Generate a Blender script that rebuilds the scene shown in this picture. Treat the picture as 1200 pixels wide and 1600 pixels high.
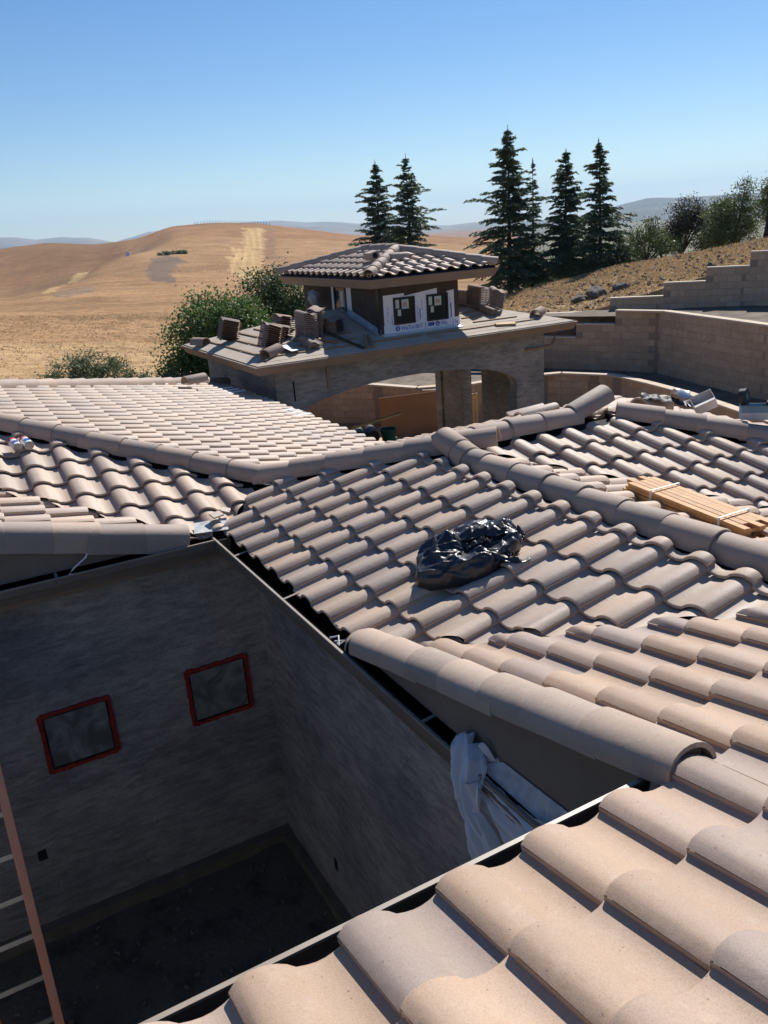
import bpy, bmesh, math, random
import numpy as np
from mathutils import Vector, Matrix, noise as mnoise

# ------------------------------------------------------------------ camera, sky, sun, exposure
scene = bpy.context.scene
COL = scene.collection
for ob in list(bpy.data.objects):
    bpy.data.objects.remove(ob)

YAW, PITCH, ROLL = math.radians(28.0709), math.radians(19.1295), math.radians(-4.015)
CAM = Vector((-1.8199, -6.1893, 2.2359))
fwd = Vector((math.sin(YAW) * math.cos(PITCH), math.cos(YAW) * math.cos(PITCH), -math.sin(PITCH)))
rt0 = Vector((math.cos(YAW), -math.sin(YAW), 0.0))
up0 = rt0.cross(fwd)
rt = rt0 * math.cos(ROLL) + up0 * math.sin(ROLL)
upv = up0 * math.cos(ROLL) - rt0 * math.sin(ROLL)
cam_data = bpy.data.cameras.new('camera')
cam = bpy.data.objects.new('camera', cam_data)
COL.objects.link(cam)
mrot = Matrix((rt, upv, -fwd)).transposed().to_4x4()
cam.matrix_world = Matrix.Translation(CAM) @ mrot
cam_data.sensor_fit = 'HORIZONTAL'
cam_data.sensor_width = 36.0
cam_data.lens = 1286.97 / 1200.0 * 36.0
cam_data.clip_start = 0.05
cam_data.clip_end = 60000.0
scene.camera = cam

SUN_DIR = Vector((0.572, 0.447, 0.688)).normalized()      # towards the sun
SUN_EL = math.asin(SUN_DIR.z)
SUN_ROT = math.atan2(SUN_DIR.x, SUN_DIR.y)
world = bpy.data.worlds.new('World')
scene.world = world
world.use_nodes = True
wn = world.node_tree
for n in list(wn.nodes):
    wn.nodes.remove(n)
sky = wn.nodes.new('ShaderNodeTexSky')
sky.sky_type = 'NISHITA'
sky.sun_disc = False
sky.sun_elevation = SUN_EL
sky.sun_rotation = SUN_ROT
sky.altitude = 200.0
sky.air_density = 1.0
sky.dust_density = 0.05
sky.ozone_density = 1.6
bg = wn.nodes.new('ShaderNodeBackground')
bg.inputs['Strength'].default_value = 0.072
wo = wn.nodes.new('ShaderNodeOutputWorld')
hsv = wn.nodes.new('ShaderNodeHueSaturation')
hsv.inputs['Hue'].default_value = 0.505
hsv.inputs['Saturation'].default_value = 1.22
hsv.inputs['Value'].default_value = 0.95
tint = wn.nodes.new('ShaderNodeMix'); tint.data_type = 'RGBA'; tint.blend_type = 'MULTIPLY'
tint.inputs[0].default_value = 1.0
tint.inputs[7].default_value = (0.90, 0.96, 1.04, 1)
wn.links.new(sky.outputs[0], tint.inputs[6])
wn.links.new(tint.outputs[2], hsv.inputs['Color'])
wn.links.new(hsv.outputs[0], bg.inputs[0])
wn.links.new(bg.outputs[0], wo.inputs[0])
sl = bpy.data.lights.new('sun', 'SUN')
sl.energy = 5.0
sl.angle = math.radians(0.53)
sl.color = (1.0, 0.955, 0.89)
sun = bpy.data.objects.new('sun', sl)
COL.objects.link(sun)
sun.rotation_euler = (-SUN_DIR).to_track_quat('-Z', 'Y').to_euler()
sun.location = (0, 0, 60)
scene.view_settings.view_transform = 'Standard'
scene.view_settings.look = 'None'
scene.view_settings.gamma = 1.0
scene.view_settings.exposure = 0.50
scene.view_settings.use_curve_mapping = False
scene.render.engine = 'CYCLES'

R = random.Random(7)
PI = math.pi

# ------------------------------------------------------------------ materials
def new_mat(name):
    m = bpy.data.materials.new(name)
    m.use_nodes = True
    nt = m.node_tree
    for n in list(nt.nodes):
        nt.nodes.remove(n)
    out = nt.nodes.new('ShaderNodeOutputMaterial')
    p = nt.nodes.new('ShaderNodeBsdfPrincipled')
    nt.links.new(p.outputs[0], out.inputs[0])
    return m, nt, p

def nd(nt, typ, **kw):
    n = nt.nodes.new(typ)
    for k, v in kw.items():
        if k.startswith('i_'):
            key = k[2:]
            key = int(key) if key.isdigit() else key.replace('_', ' ')
            n.inputs[key].default_value = v
        else:
            setattr(n, k, v)
    return n

def ramp(nt, stops):
    n = nt.nodes.new('ShaderNodeValToRGB')
    e = n.color_ramp.elements
    while len(e) > 1:
        e.remove(e[-1])
    e[0].position = stops[0][0]
    e[0].color = tuple(stops[0][1]) + (1,) if len(stops[0][1]) == 3 else stops[0][1]
    for pos, c in stops[1:]:
        x = e.new(pos)
        x.color = tuple(c) + (1,) if len(c) == 3 else c
    return n

def noise_mat(name, c1, c2, scale=3.0, rough=0.8, bump=0.0, bscale=60.0, detail=6.0, c3=None, stretch=None,
              metallic=0.0, spec=0.3, mid=0.5, coords='Object', randomise=0.0):
    m, nt, p = new_mat(name)
    tc = nd(nt, 'ShaderNodeTexCoord')
    src = tc.outputs[coords]
    if randomise:
        oi = nd(nt, 'ShaderNodeObjectInfo')
        ad = nd(nt, 'ShaderNodeVectorMath', operation='ADD')
        sc = nd(nt, 'ShaderNodeVectorMath', operation='SCALE')
        sc.inputs['Scale'].default_value = 37.0
        cmb = nd(nt, 'ShaderNodeCombineXYZ')
        for i in range(3):
            nt.links.new(oi.outputs['Random'], cmb.inputs[i])
        nt.links.new(cmb.outputs[0], sc.inputs[0])
        nt.links.new(src, ad.inputs[0])
        nt.links.new(sc.outputs[0], ad.inputs[1])
        src = ad.outputs[0]
    mp = nd(nt, 'ShaderNodeMapping')
    if stretch:
        mp.inputs['Scale'].default_value = stretch
    nt.links.new(src, mp.inputs[0])
    n1 = nd(nt, 'ShaderNodeTexNoise', i_Scale=scale, i_Detail=detail, i_Roughness=0.62)
    nt.links.new(mp.outputs[0], n1.inputs['Vector'])
    st = [(0.30, c1), (0.70, c2)] if c3 is None else [(0.28, c1), (mid, c2), (0.74, c3)]
    rp = ramp(nt, st)
    nt.links.new(n1.outputs[0], rp.inputs[0])
    colour = rp.outputs[0]
    if randomise:
        hs = nd(nt, 'ShaderNodeHueSaturation')
        mr = nd(nt, 'ShaderNodeMapRange')
        mr.inputs['To Min'].default_value = 1.0 - randomise
        mr.inputs['To Max'].default_value = 1.0 + randomise
        nt.links.new(oi.outputs['Random'], mr.inputs[0])
        nt.links.new(mr.outputs[0], hs.inputs['Value'])
        nt.links.new(colour, hs.inputs['Color'])
        colour = hs.outputs[0]
    nt.links.new(colour, p.inputs['Base Color'])
    p.inputs['Roughness'].default_value = rough
    p.inputs['Metallic'].default_value = metallic
    p.inputs['Specular IOR Level'].default_value = spec
    if bump:
        n2 = nd(nt, 'ShaderNodeTexNoise', i_Scale=bscale, i_Detail=4.0, i_Roughness=0.6)
        nt.links.new(mp.outputs[0], n2.inputs['Vector'])
        b = nd(nt, 'ShaderNodeBump', i_Strength=bump, i_Distance=0.02)
        nt.links.new(n2.outputs[0], b.inputs['Height'])
        nt.links.new(b.outputs[0], p.inputs['Normal'])
    return m

def stucco_mat(name, c1, c2, c3):
    m, nt, p = new_mat(name)
    tc = nd(nt, 'ShaderNodeTexCoord')
    def nz(scale, st, det=8.0, dist=0.0, rough=.6):
        mp = nd(nt, 'ShaderNodeMapping'); mp.inputs['Scale'].default_value = st
        mp.inputs['Rotation'].default_value = (0.09, 0.12, 0.0)
        nt.links.new(tc.outputs['Object'], mp.inputs[0])
        n = nd(nt, 'ShaderNodeTexNoise', i_Scale=scale, i_Detail=det, i_Roughness=rough, i_Distortion=dist)
        nt.links.new(mp.outputs[0], n.inputs['Vector'])
        return n.outputs[0]
    big = ramp(nt, [(0.32, c1), (0.5, c2), (0.70, c3)]); nt.links.new(nz(0.9, (1, 1, 1.5)), big.inputs[0])
    prev = big.outputs[0]
    for (sc, st, lo, hi, a, b) in ((5.0, (1, 1, 4.0), .36, .62, .74, 1.14), (38.0, (1, 1, 2.6), .34, .60, .82, 1.09), (150.0, (1, 1, 1), .30, .55, .88, 1.05)):
        r_ = ramp(nt, [(lo, (a, a, a)), (hi, (b, b, b))]); nt.links.new(nz(sc, st, 6.0, .6), r_.inputs[0])
        mx = nd(nt, 'ShaderNodeMix', data_type='RGBA', blend_type='MULTIPLY'); mx.inputs[0].default_value = 1.0
        nt.links.new(prev, mx.inputs[6]); nt.links.new(r_.outputs[0], mx.inputs[7]); prev = mx.outputs[2]
    vo = nd(nt, 'ShaderNodeTexVoronoi', i_Scale=9.0, feature='DISTANCE_TO_EDGE'); 
    mp = nd(nt, 'ShaderNodeMapping'); mp.inputs['Scale'].default_value = (.25, .25, .7)
    nw = nd(nt, 'ShaderNodeTexNoise', i_Scale=3.0, i_Detail=5.0)
    nt.links.new(tc.outputs['Object'], nw.inputs['Vector'])
    av = nd(nt, 'ShaderNodeVectorMath', operation='ADD'); nt.links.new(tc.outputs['Object'], av.inputs[0]); nt.links.new(nw.outputs['Color'], av.inputs[1])
    nt.links.new(av.outputs[0], mp.inputs[0]); nt.links.new(mp.outputs[0], vo.inputs['Vector'])
    rc_ = ramp(nt, [(0.0, (.62, .62, .62)), (0.012, (1, 1, 1))]); nt.links.new(vo.outputs['Distance'], rc_.inputs[0])
    mx = nd(nt, 'ShaderNodeMix', data_type='RGBA', blend_type='MULTIPLY'); mx.inputs[0].default_value = .55
    nt.links.new(prev, mx.inputs[6]); nt.links.new(rc_.outputs[0], mx.inputs[7])
    nt.links.new(mx.outputs[2], p.inputs['Base Color'])
    p.inputs['Roughness'].default_value = 0.95
    p.inputs['Specular IOR Level'].default_value = 0.15
    b1 = nd(nt, 'ShaderNodeBump', i_Strength=0.9, i_Distance=0.02)
    nt.links.new(nz(24.0, (1, 1, 2.5), 8.0, .8), b1.inputs['Height'])
    nt.links.new(b1.outputs[0], p.inputs['Normal'])
    return m

def tile_material(name, pal, rough=0.60, spec=0.32):
    """sand-coloured concrete tile; every tile has its own blend of the palette"""
    m, nt, p = new_mat(name)
    tc = nd(nt, 'ShaderNodeTexCoord')
    oi = nd(nt, 'ShaderNodeObjectInfo')
    gi = nd(nt, 'ShaderNodeNewGeometry')
    ad = nd(nt, 'ShaderNodeMath', operation='ADD')
    nt.links.new(oi.outputs['Random'], ad.inputs[0])
    nt.links.new(gi.outputs['Random Per Island'], ad.inputs[1])
    fr = nd(nt, 'ShaderNodeMath', operation='FRACT')
    nt.links.new(ad.outputs[0], fr.inputs[0])
    rnd = fr.outputs[0]
    off = nd(nt, 'ShaderNodeCombineXYZ')
    ml = nd(nt, 'ShaderNodeMath', operation='MULTIPLY', i_1=61.0)
    nt.links.new(rnd, ml.inputs[0])
    nt.links.new(ml.outputs[0], off.inputs[0])
    nt.links.new(ml.outputs[0], off.inputs[2])
    va = nd(nt, 'ShaderNodeVectorMath', operation='ADD')
    nt.links.new(tc.outputs['Object'], va.inputs[0])
    nt.links.new(off.outputs[0], va.inputs[1])
    # blotches of the two colour blends
    n1 = nd(nt, 'ShaderNodeTexNoise', i_Scale=3.2, i_Detail=5.0, i_Roughness=0.6)
    nt.links.new(va.outputs[0], n1.inputs['Vector'])
    mix1 = nd(nt, 'ShaderNodeMath', operation='MULTIPLY_ADD', i_1=0.75, i_2=-0.05)
    nt.links.new(n1.outputs[0], mix1.inputs[0])
    sm = nd(nt, 'ShaderNodeMath', operation='MULTIPLY_ADD', i_1=0.62)
    nt.links.new(rnd, sm.inputs[0])
    nt.links.new(mix1.outputs[0], sm.inputs[2])
    rp = ramp(nt, [(0.12, pal[0]), (0.38, pal[1]), (0.62, pal[2]), (0.9, pal[3])])
    nt.links.new(sm.outputs[0], rp.inputs[0])
    # per tile value shift
    hs = nd(nt, 'ShaderNodeHueSaturation')
    r2 = nd(nt, 'ShaderNodeMath', operation='MULTIPLY', i_1=7.31)
    f2 = nd(nt, 'ShaderNodeMath', operation='FRACT')
    nt.links.new(rnd, r2.inputs[0]); nt.links.new(r2.outputs[0], f2.inputs[0])
    mr = nd(nt, 'ShaderNodeMapRange')
    mr.inputs['To Min'].default_value = 0.90
    mr.inputs['To Max'].default_value = 1.08
    nt.links.new(f2.outputs[0], mr.inputs[0]); nt.links.new(mr.outputs[0], hs.inputs['Value'])
    nt.links.new(rp.outputs[0], hs.inputs['Color'])
    # sand speckle and dark pits
    n2 = nd(nt, 'ShaderNodeTexNoise', i_Scale=230.0, i_Detail=5.0, i_Roughness=0.75)
    nt.links.new(va.outputs[0], n2.inputs['Vector'])
    r3 = ramp(nt, [(0.32, (0.74, 0.73, 0.72)), (0.52, (1, 1, 1)), (0.70, (1.08, 1.08, 1.08))])
    nt.links.new(n2.outputs[0], r3.inputs[0])
    mx = nd(nt, 'ShaderNodeMix', data_type='RGBA', blend_type='MULTIPLY')
    mx.inputs[0].default_value = 1.0
    nt.links.new(hs.outputs[0], mx.inputs[6]); nt.links.new(r3.outputs[0], mx.inputs[7])
    vo = nd(nt, 'ShaderNodeTexVoronoi', i_Scale=27.0)
    nt.links.new(va.outputs[0], vo.inputs['Vector'])
    r4 = ramp(nt, [(0.0, (0.30, 0.26, 0.24)), (0.06, (0.5, 0.45, 0.42)), (0.10, (1, 1, 1))])
    nt.links.new(vo.outputs['Distance'], r4.inputs[0])
    mx2 = nd(nt, 'ShaderNodeMix', data_type='RGBA', blend_type='MULTIPLY')
    mx2.inputs[0].default_value = 0.75
    nt.links.new(mx.outputs[2], mx2.inputs[6]); nt.links.new(r4.outputs[0], mx2.inputs[7])
    # pale cement dust smears
    n5 = nd(nt, 'ShaderNodeTexNoise', i_Scale=11.0, i_Detail=7.0, i_Roughness=0.72)
    nt.links.new(va.outputs[0], n5.inputs['Vector'])
    r5 = ramp(nt, [(0.55, (0, 0, 0)), (0.78, (0.34, 0.34, 0.34))])
    nt.links.new(n5.outputs[0], r5.inputs[0])
    mx3 = nd(nt, 'ShaderNodeMix', data_type='RGBA')
    nt.links.new(r5.outputs[0], mx3.inputs[0])
    nt.links.new(mx2.outputs[2], mx3.inputs[6])
    mx3.inputs[7].default_value = (0.52, 0.44, 0.37, 1)
    nt.links.new(mx3.outputs[2], p.inputs['Base Color'])
    p.inputs['Roughness'].default_value = rough
    p.inputs['Specular IOR Level'].default_value = spec
    b1 = nd(nt, 'ShaderNodeBump', i_Strength=0.35, i_Distance=0.0015)
    nt.links.new(n2.outputs[0], b1.inputs['Height'])
    n3 = nd(nt, 'ShaderNodeTexNoise', i_Scale=26.0, i_Detail=5.0)
    nt.links.new(va.outputs[0], n3.inputs['Vector'])
    b2 = nd(nt, 'ShaderNodeBump', i_Strength=0.25, i_Distance=0.006)
    nt.links.new(n3.outputs[0], b2.inputs['Height'])
    nt.links.new(b1.outputs[0], b2.inputs['Normal'])
    nt.links.new(b2.outputs[0], p.inputs['Normal'])
    return m

M = {}
PAL = [(0.41, 0.278, 0.19), (0.405, 0.288, 0.205), (0.38, 0.28, 0.215), (0.32, 0.25, 0.21)]  # browner blend; partly darkened to even out the strong sun on the near slope
PAL2 = [(0.49, 0.355, 0.255), (0.485, 0.362, 0.268), (0.465, 0.36, 0.28), (0.41, 0.325, 0.265)]  # pinker blend; partly lightened to brighten the other slopes, light put into the colour
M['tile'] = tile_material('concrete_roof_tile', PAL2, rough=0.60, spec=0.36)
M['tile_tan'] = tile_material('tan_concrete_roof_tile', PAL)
M['cap'] = tile_material('concrete_ridge_tile', [(0.42, 0.31, 0.228), (0.41, 0.31, 0.24), (0.38, 0.295, 0.235), (0.33, 0.265, 0.22)], rough=0.72)
M['oldtile'] = tile_material('brown_stacked_tile', [(0.33, 0.23, 0.175), (0.30, 0.215, 0.17), (0.27, 0.20, 0.165), (0.23, 0.175, 0.15)], rough=0.8)
M['deck'] = noise_mat('black_underlay', (0.012, 0.012, 0.013), (0.03, 0.029, 0.028), 6, 0.85)
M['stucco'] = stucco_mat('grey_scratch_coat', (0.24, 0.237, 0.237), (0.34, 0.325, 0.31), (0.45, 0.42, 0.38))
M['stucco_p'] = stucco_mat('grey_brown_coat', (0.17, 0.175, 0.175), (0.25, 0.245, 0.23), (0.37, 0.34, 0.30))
M['rakewall'] = noise_mat('tan_rake_stucco', (0.17, 0.135, 0.105), (0.21, 0.17, 0.135), 2.0, 0.9, 0.2, 40)
M['gutter'] = noise_mat('brown_painted_gutter', (0.13, 0.105, 0.08), (0.17, 0.135, 0.105), 5, 0.5, 0.08, 30, spec=0.4)
M['lip'] = noise_mat('pale_gutter_lip', (0.24, 0.20, 0.155), (0.31, 0.265, 0.21), 5, 0.45, spec=0.5)
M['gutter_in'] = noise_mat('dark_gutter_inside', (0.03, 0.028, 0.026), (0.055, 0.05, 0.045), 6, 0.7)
M['fascia'] = noise_mat('brown_fascia', (0.20, 0.15, 0.11), (0.25, 0.19, 0.14), 3, 0.7, 0.1, 20)
M['metal'] = noise_mat('galvanised_flashing', (0.42, 0.44, 0.46), (0.58, 0.60, 0.61), 9, 0.38, metallic=0.7)
M['flash'] = noise_mat('weathered_flashing', (0.28, 0.29, 0.30), (0.46, 0.46, 0.45), 14, 0.6, 0.2, 40, c3=(0.6, 0.6, 0.6))
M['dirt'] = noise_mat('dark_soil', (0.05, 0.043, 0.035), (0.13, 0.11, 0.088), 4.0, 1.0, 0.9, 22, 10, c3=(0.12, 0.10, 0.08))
M['concrete'] = noise_mat('dusty_footing', (0.13, 0.11, 0.085), (0.2, 0.17, 0.135), 5, 0.95, 0.5, 30)
M['redtape'] = noise_mat('red_flashing_tape', (0.26, 0.022, 0.018), (0.42, 0.04, 0.032), 14, 0.45, 0.3, 40)
M['blackgap'] = noise_mat('dark_hole', (0.01, 0.01, 0.01), (0.02, 0.02, 0.02), 4, 0.9)
M['paper'] = noise_mat('tan_roof_underlayment', (0.33, 0.275, 0.215), (0.41, 0.345, 0.275), 2.5, 0.85, 0.25, 24, c3=(0.45, 0.385, 0.31))
M['batten'] = noise_mat('wooden_batten', (0.22, 0.13, 0.07), (0.34, 0.22, 0.13), 5, 0.8, 0.2, 40, stretch=(8, 8, 8))
M['felt'] = noise_mat('brown_building_paper', (0.045, 0.035, 0.028), (0.08, 0.062, 0.048), 3.5, 0.85, 0.4, 14)
M['wood'] = noise_mat('yellow_pine', (0.33, 0.16, 0.06), (0.47, 0.25, 0.095), 2.2, 0.6, 0.15, 60, c3=(0.55, 0.32, 0.135), stretch=(1.5, 22, 22), randomise=0.14)
M['plank'] = noise_mat('yellow_plank', (0.45, 0.29, 0.12), (0.56, 0.38, 0.17), 3, 0.7)
M['ply'] = noise_mat('plywood', (0.30, 0.15, 0.075), (0.38, 0.20, 0.10), 2, 0.75, 0.1, 30)
M['strap'] = noise_mat('white_strap', (0.72, 0.72, 0.70), (0.8, 0.8, 0.78), 6, 0.5)
M['block'] = noise_mat('tan_concrete_block', (0.40, 0.275, 0.185), (0.47, 0.335, 0.23), 7, 0.95, 0.5, 70, randomise=0.10, c3=(0.51, 0.37, 0.265))
M['mortar'] = noise_mat('mortar_core', (0.26, 0.19, 0.14), (0.32, 0.24, 0.175), 9, 0.95)
M['blockcap'] = noise_mat('pale_wall_cap', (0.50, 0.41, 0.31), (0.60, 0.50, 0.39), 6, 0.9, 0.2, 50)
M['bark'] = noise_mat('bark', (0.045, 0.034, 0.026), (0.10, 0.08, 0.062), 10, 0.95, 0.5, 30)
M['fibreglass'] = noise_mat('orange_fibreglass_rail', (0.80, 0.34, 0.20), (0.88, 0.42, 0.26), 6, 0.5, 0.06, 60)
M['alu'] = noise_mat('aluminium_rung', (0.30, 0.30, 0.31), (0.46, 0.46, 0.47), 8, 0.30, metallic=0.9)
M['white'] = noise_mat('white_plastic', (0.66, 0.66, 0.65), (0.76, 0.76, 0.75), 6, 0.45)
M['blue'] = noise_mat('blue_print', (0.03, 0.06, 0.30), (0.05, 0.09, 0.36), 6, 0.5)
M['red'] = noise_mat('red_print', (0.45, 0.04, 0.03), (0.52, 0.06, 0.05), 6, 0.5)
M['cardblue'] = noise_mat('blue_grey_carton', (0.14, 0.24, 0.32), (0.20, 0.30, 0.38), 9, 0.6)
M['cardwhite'] = noise_mat('pale_carton', (0.48, 0.45, 0.44), (0.62, 0.60, 0.58), 12, 0.7)
M['dark'] = noise_mat('dark_rubber', (0.015, 0.015, 0.017), (0.035, 0.035, 0.038), 8, 0.6)
M['green'] = noise_mat('green_bucket', (0.02, 0.10, 0.07), (0.03, 0.14, 0.10), 5, 0.5)
M['tape'] = noise_mat('white_window_tape', (0.60, 0.62, 0.66), (0.72, 0.73, 0.76), 30, 0.5)
M['sack'] = noise_mat('grey_sack', (0.16, 0.17, 0.18), (0.30, 0.31, 0.32), 9, 0.5, 0.6, 12)
M['note'] = noise_mat('window_sticker', (0.42, 0.47, 0.42), (0.52, 0.56, 0.50), 20, 0.7)
M['frame'] = noise_mat('dark_window_frame', (0.012, 0.012, 0.012), (0.022, 0.02, 0.02), 5, 0.4)

def glass_mat(name, c, rough=0.12, spec=0.6, milky=None):
    m, nt, p = new_mat(name)
    tc = nd(nt, 'ShaderNodeTexCoord')
    n1 = nd(nt, 'ShaderNodeTexNoise', i_Scale=4.5, i_Detail=4.0, i_Distortion=1.2)
    nt.links.new(tc.outputs['Object'], n1.inputs['Vector'])
    rp = ramp(nt, [(0.42, c), (0.75, milky or c)])
    nt.links.new(n1.outputs[0], rp.inputs[0])
    nt.links.new(rp.outputs[0], p.inputs['Base Color'])
    p.inputs['Roughness'].default_value = rough
    p.inputs['Specular IOR Level'].default_value = spec
    return m
M['glass'] = glass_mat('dark_window_glass', (0.018, 0.026, 0.024), 0.08)
M['filmglass'] = glass_mat('filmed_window_glass', (0.13, 0.14, 0.125), 0.3, 0.5, milky=(0.36, 0.37, 0.34))

def plastic_mat(name, c, rough, trans, spec=0.5, bumps=1.0):
    m, nt, p = new_mat(name)
    p.inputs['Base Color'].default_value = tuple(c) + (1,)
    p.inputs['Roughness'].default_value = rough
    p.inputs['Specular IOR Level'].default_value = spec
    tc = nd(nt, 'ShaderNodeTexCoord')
    n1 = nd(nt, 'ShaderNodeTexNoise', i_Scale=14.0, i_Detail=5.0, i_Distortion=1.5)
    nt.links.new(tc.outputs['Object'], n1.inputs['Vector'])
    b = nd(nt, 'ShaderNodeBump', i_Strength=0.55 * bumps, i_Distance=0.02)
    nt.links.new(n1.outputs[0], b.inputs['Height'])
    nt.links.new(b.outputs[0], p.inputs['Normal'])
    if trans:
        out = [n for n in nt.nodes if n.type == 'OUTPUT_MATERIAL'][0]
        tl = nd(nt, 'ShaderNodeBsdfTranslucent')
        tl.inputs[0].default_value = tuple(c) + (1,)
        tp = nd(nt, 'ShaderNodeBsdfTransparent')
        mx = nd(nt, 'ShaderNodeMixShader', i_0=0.4)
        nt.links.new(p.outputs[0], mx.inputs[1]); nt.links.new(tl.outputs[0], mx.inputs[2])
        mx2 = nd(nt, 'ShaderNodeMixShader', i_0=trans)
        nt.links.new(mx.outputs[0], mx2.inputs[1]); nt.links.new(tp.outputs[0], mx2.inputs[2])
        nt.links.new(mx2.outputs[0], out.inputs[0])
    return m
M['blackbag'] = plastic_mat('black_polythene', (0.02, 0.02, 0.022), 0.36, 0, 0.6, 0.35)
M['clearbag'] = plastic_mat('milky_polythene', (0.90, 0.92, 0.95), 0.35, 0.07, 0.6, 0.5)

def leaf_mat(name, c1, c2, c3, rough=0.55):
    m, nt, p = new_mat(name)
    gi = nd(nt, 'ShaderNodeNewGeometry')
    rp = ramp(nt, [(0.0, c1), (0.5, c2), (1.0, c3)])
    nt.links.new(gi.outputs['Random Per Island'], rp.inputs[0])
    nt.links.new(rp.outputs[0], p.inputs['Base Color'])
    p.inputs['Roughness'].default_value = rough
    p.inputs['Specular IOR Level'].default_value = 0.35
    out = [n for n in nt.nodes if n.type == 'OUTPUT_MATERIAL'][0]
    tl = nd(nt, 'ShaderNodeBsdfTranslucent')
    nt.links.new(rp.outputs[0], tl.inputs[0])
    mx = nd(nt, 'ShaderNodeMixShader', i_0=0.28)
    nt.links.new(p.outputs[0], mx.inputs[1]); nt.links.new(tl.outputs[0], mx.inputs[2])
    nt.links.new(mx.outputs[0], out.inputs[0])
    return m
M['needle'] = leaf_mat('conifer_needles', (0.045, 0.08, 0.048), (0.08, 0.12, 0.07), (0.15, 0.19, 0.10))
M['leaf'] = leaf_mat('oak_leaves', (0.06, 0.115, 0.03), (0.10, 0.17, 0.045), (0.16, 0.24, 0.075))
M['leafdark'] = leaf_mat('dark_leaves', (0.04, 0.075, 0.03), (0.07, 0.11, 0.042), (0.11, 0.15, 0.06))
M['leafolive'] = leaf_mat('olive_leaves', (0.07, 0.10, 0.036), (0.125, 0.16, 0.06), (0.20, 0.23, 0.095))
M['leafpurple'] = leaf_mat('dull_leaves', (0.035, 0.035, 0.024), (0.06, 0.058, 0.04), (0.10, 0.09, 0.065))
M['straw'] = leaf_mat('straw', (0.30, 0.20, 0.10), (0.42, 0.29, 0.15), (0.52, 0.38, 0.21), 0.8)
M['shrub'] = leaf_mat('shrub_leaves', (0.07, 0.105, 0.05), (0.11, 0.15, 0.075), (0.17, 0.21, 0.115))

# ------------------------------------------------------------------ helpers
def mk(name, verts, faces, mat, parent=None, smooth=False, loc=None):
    me = bpy.data.meshes.new(name)
    me.from_pydata([tuple(v) for v in verts], [], faces)
    if mat is not None:
        for mm in (mat if isinstance(mat, (list, tuple)) else [mat]):
            me.materials.append(mm)
    if smooth:
        me.polygons.foreach_set('use_smooth', [True] * len(me.polygons))
    me.update()
    o = bpy.data.objects.new(name, me)
    COL.objects.link(o)
    if parent:
        o.parent = parent
    return o

def from_bm(name, bm, mat, parent=None, smooth=False):
    me = bpy.data.meshes.new(name)
    bm.to_mesh(me); bm.free()
    for mm in (mat if isinstance(mat, (list, tuple)) else [mat]):
        me.materials.append(mm)
    if smooth:
        me.polygons.foreach_set('use_smooth', [True] * len(me.polygons))
    o = bpy.data.objects.new(name, me)
    COL.objects.link(o)
    if parent:
        o.parent = parent
    return o

def share(name, me, parent, mw):
    o = bpy.data.objects.new(name, me)
    COL.objects.link(o)
    if parent:
        o.parent = parent
    o.matrix_local = mw
    return o

def root(name, label, cat, loc=(0, 0, 0), rz=0.0, group=None):
    o = bpy.data.objects.new(name, None)
    o.empty_display_size = 0.2
    COL.objects.link(o)
    o.location = loc
    o.rotation_euler = (0, 0, rz)
    o['label'] = label; o['category'] = cat
    if group:
        o['group'] = group
    return o

def tag(o, label, cat, group=None):
    o['label'] = label; o['category'] = cat
    if group:
        o['group'] = group
    return o

class MB:
    def __init__(s):
        s.v = []; s.f = []
    def box(s, a, b, mat=None):
        x0, y0, z0 = a; x1, y1, z1 = b
        P = [(x0, y0, z0), (x1, y0, z0), (x1, y1, z0), (x0, y1, z0), (x0, y0, z1), (x1, y0, z1), (x1, y1, z1), (x0, y1, z1)]
        if mat is not None:
            P = [tuple(mat @ Vector(p)) for p in P]
        n = len(s.v); s.v += P
        s.f += [tuple(n + i for i in q) for q in ((0, 3, 2, 1), (4, 5, 6, 7), (0, 1, 5, 4), (1, 2, 6, 5), (2, 3, 7, 6), (3, 0, 4, 7))]
        return s
    def beam(s, p, q, w, h, upd=(0, 0, 1)):
        p = Vector(p); q = Vector(q); d = q - p; L = d.length; d.normalize()
        u = Vector(upd); sd = d.cross(u).normalized(); u = sd.cross(d)
        m = Matrix((sd, d, u)).transposed().to_4x4(); m.translation = p
        return s.box((-w / 2, 0, -h / 2), (w / 2, L, h / 2), m)
    def tube(s, pts, radii, seg=8, cap=True):
        pts = [Vector(p) for p in pts]
        if not isinstance(radii, (list, tuple)):
            radii = [radii] * len(pts)
        base = len(s.v)
        for i, p in enumerate(pts):
            d = (pts[min(i + 1, len(pts) - 1)] - pts[max(i - 1, 0)])
            d = d.normalized() if d.length > 1e-9 else Vector((0, 0, 1))
            a = d.orthogonal() if abs(d.z) > 0.99 else d.cross(Vector((0, 0, 1)))
            a.normalize(); b = d.cross(a)
            for k in range(seg):
                t = 2 * PI * k / seg
                s.v.append(tuple(p + (a * math.cos(t) + b * math.sin(t)) * radii[i]))
        for i in range(len(pts) - 1):
            for k in range(seg):
                a0 = base + i * seg + k; a1 = base + i * seg + (k + 1) % seg
                s.f.append((a0, a1, a1 + seg, a0 + seg))
        if cap:
            s.f.append(tuple(base + k for k in reversed(range(seg))))
            s.f.append(tuple(base + (len(pts) - 1) * seg + k for k in range(seg)))
        return s
    def build(s, name, mat, parent=None, smooth=False):
        return mk(name, s.v, s.f, mat, parent, smooth)

def bevel(o, w, seg=1):
    bm = bmesh.new(); bm.from_mesh(o.data)
    bmesh.ops.bevel(bm, geom=list(bm.edges), offset=w, segments=seg, profile=0.5, affect='EDGES')
    bm.to_mesh(o.data); bm.free()
    return o

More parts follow.
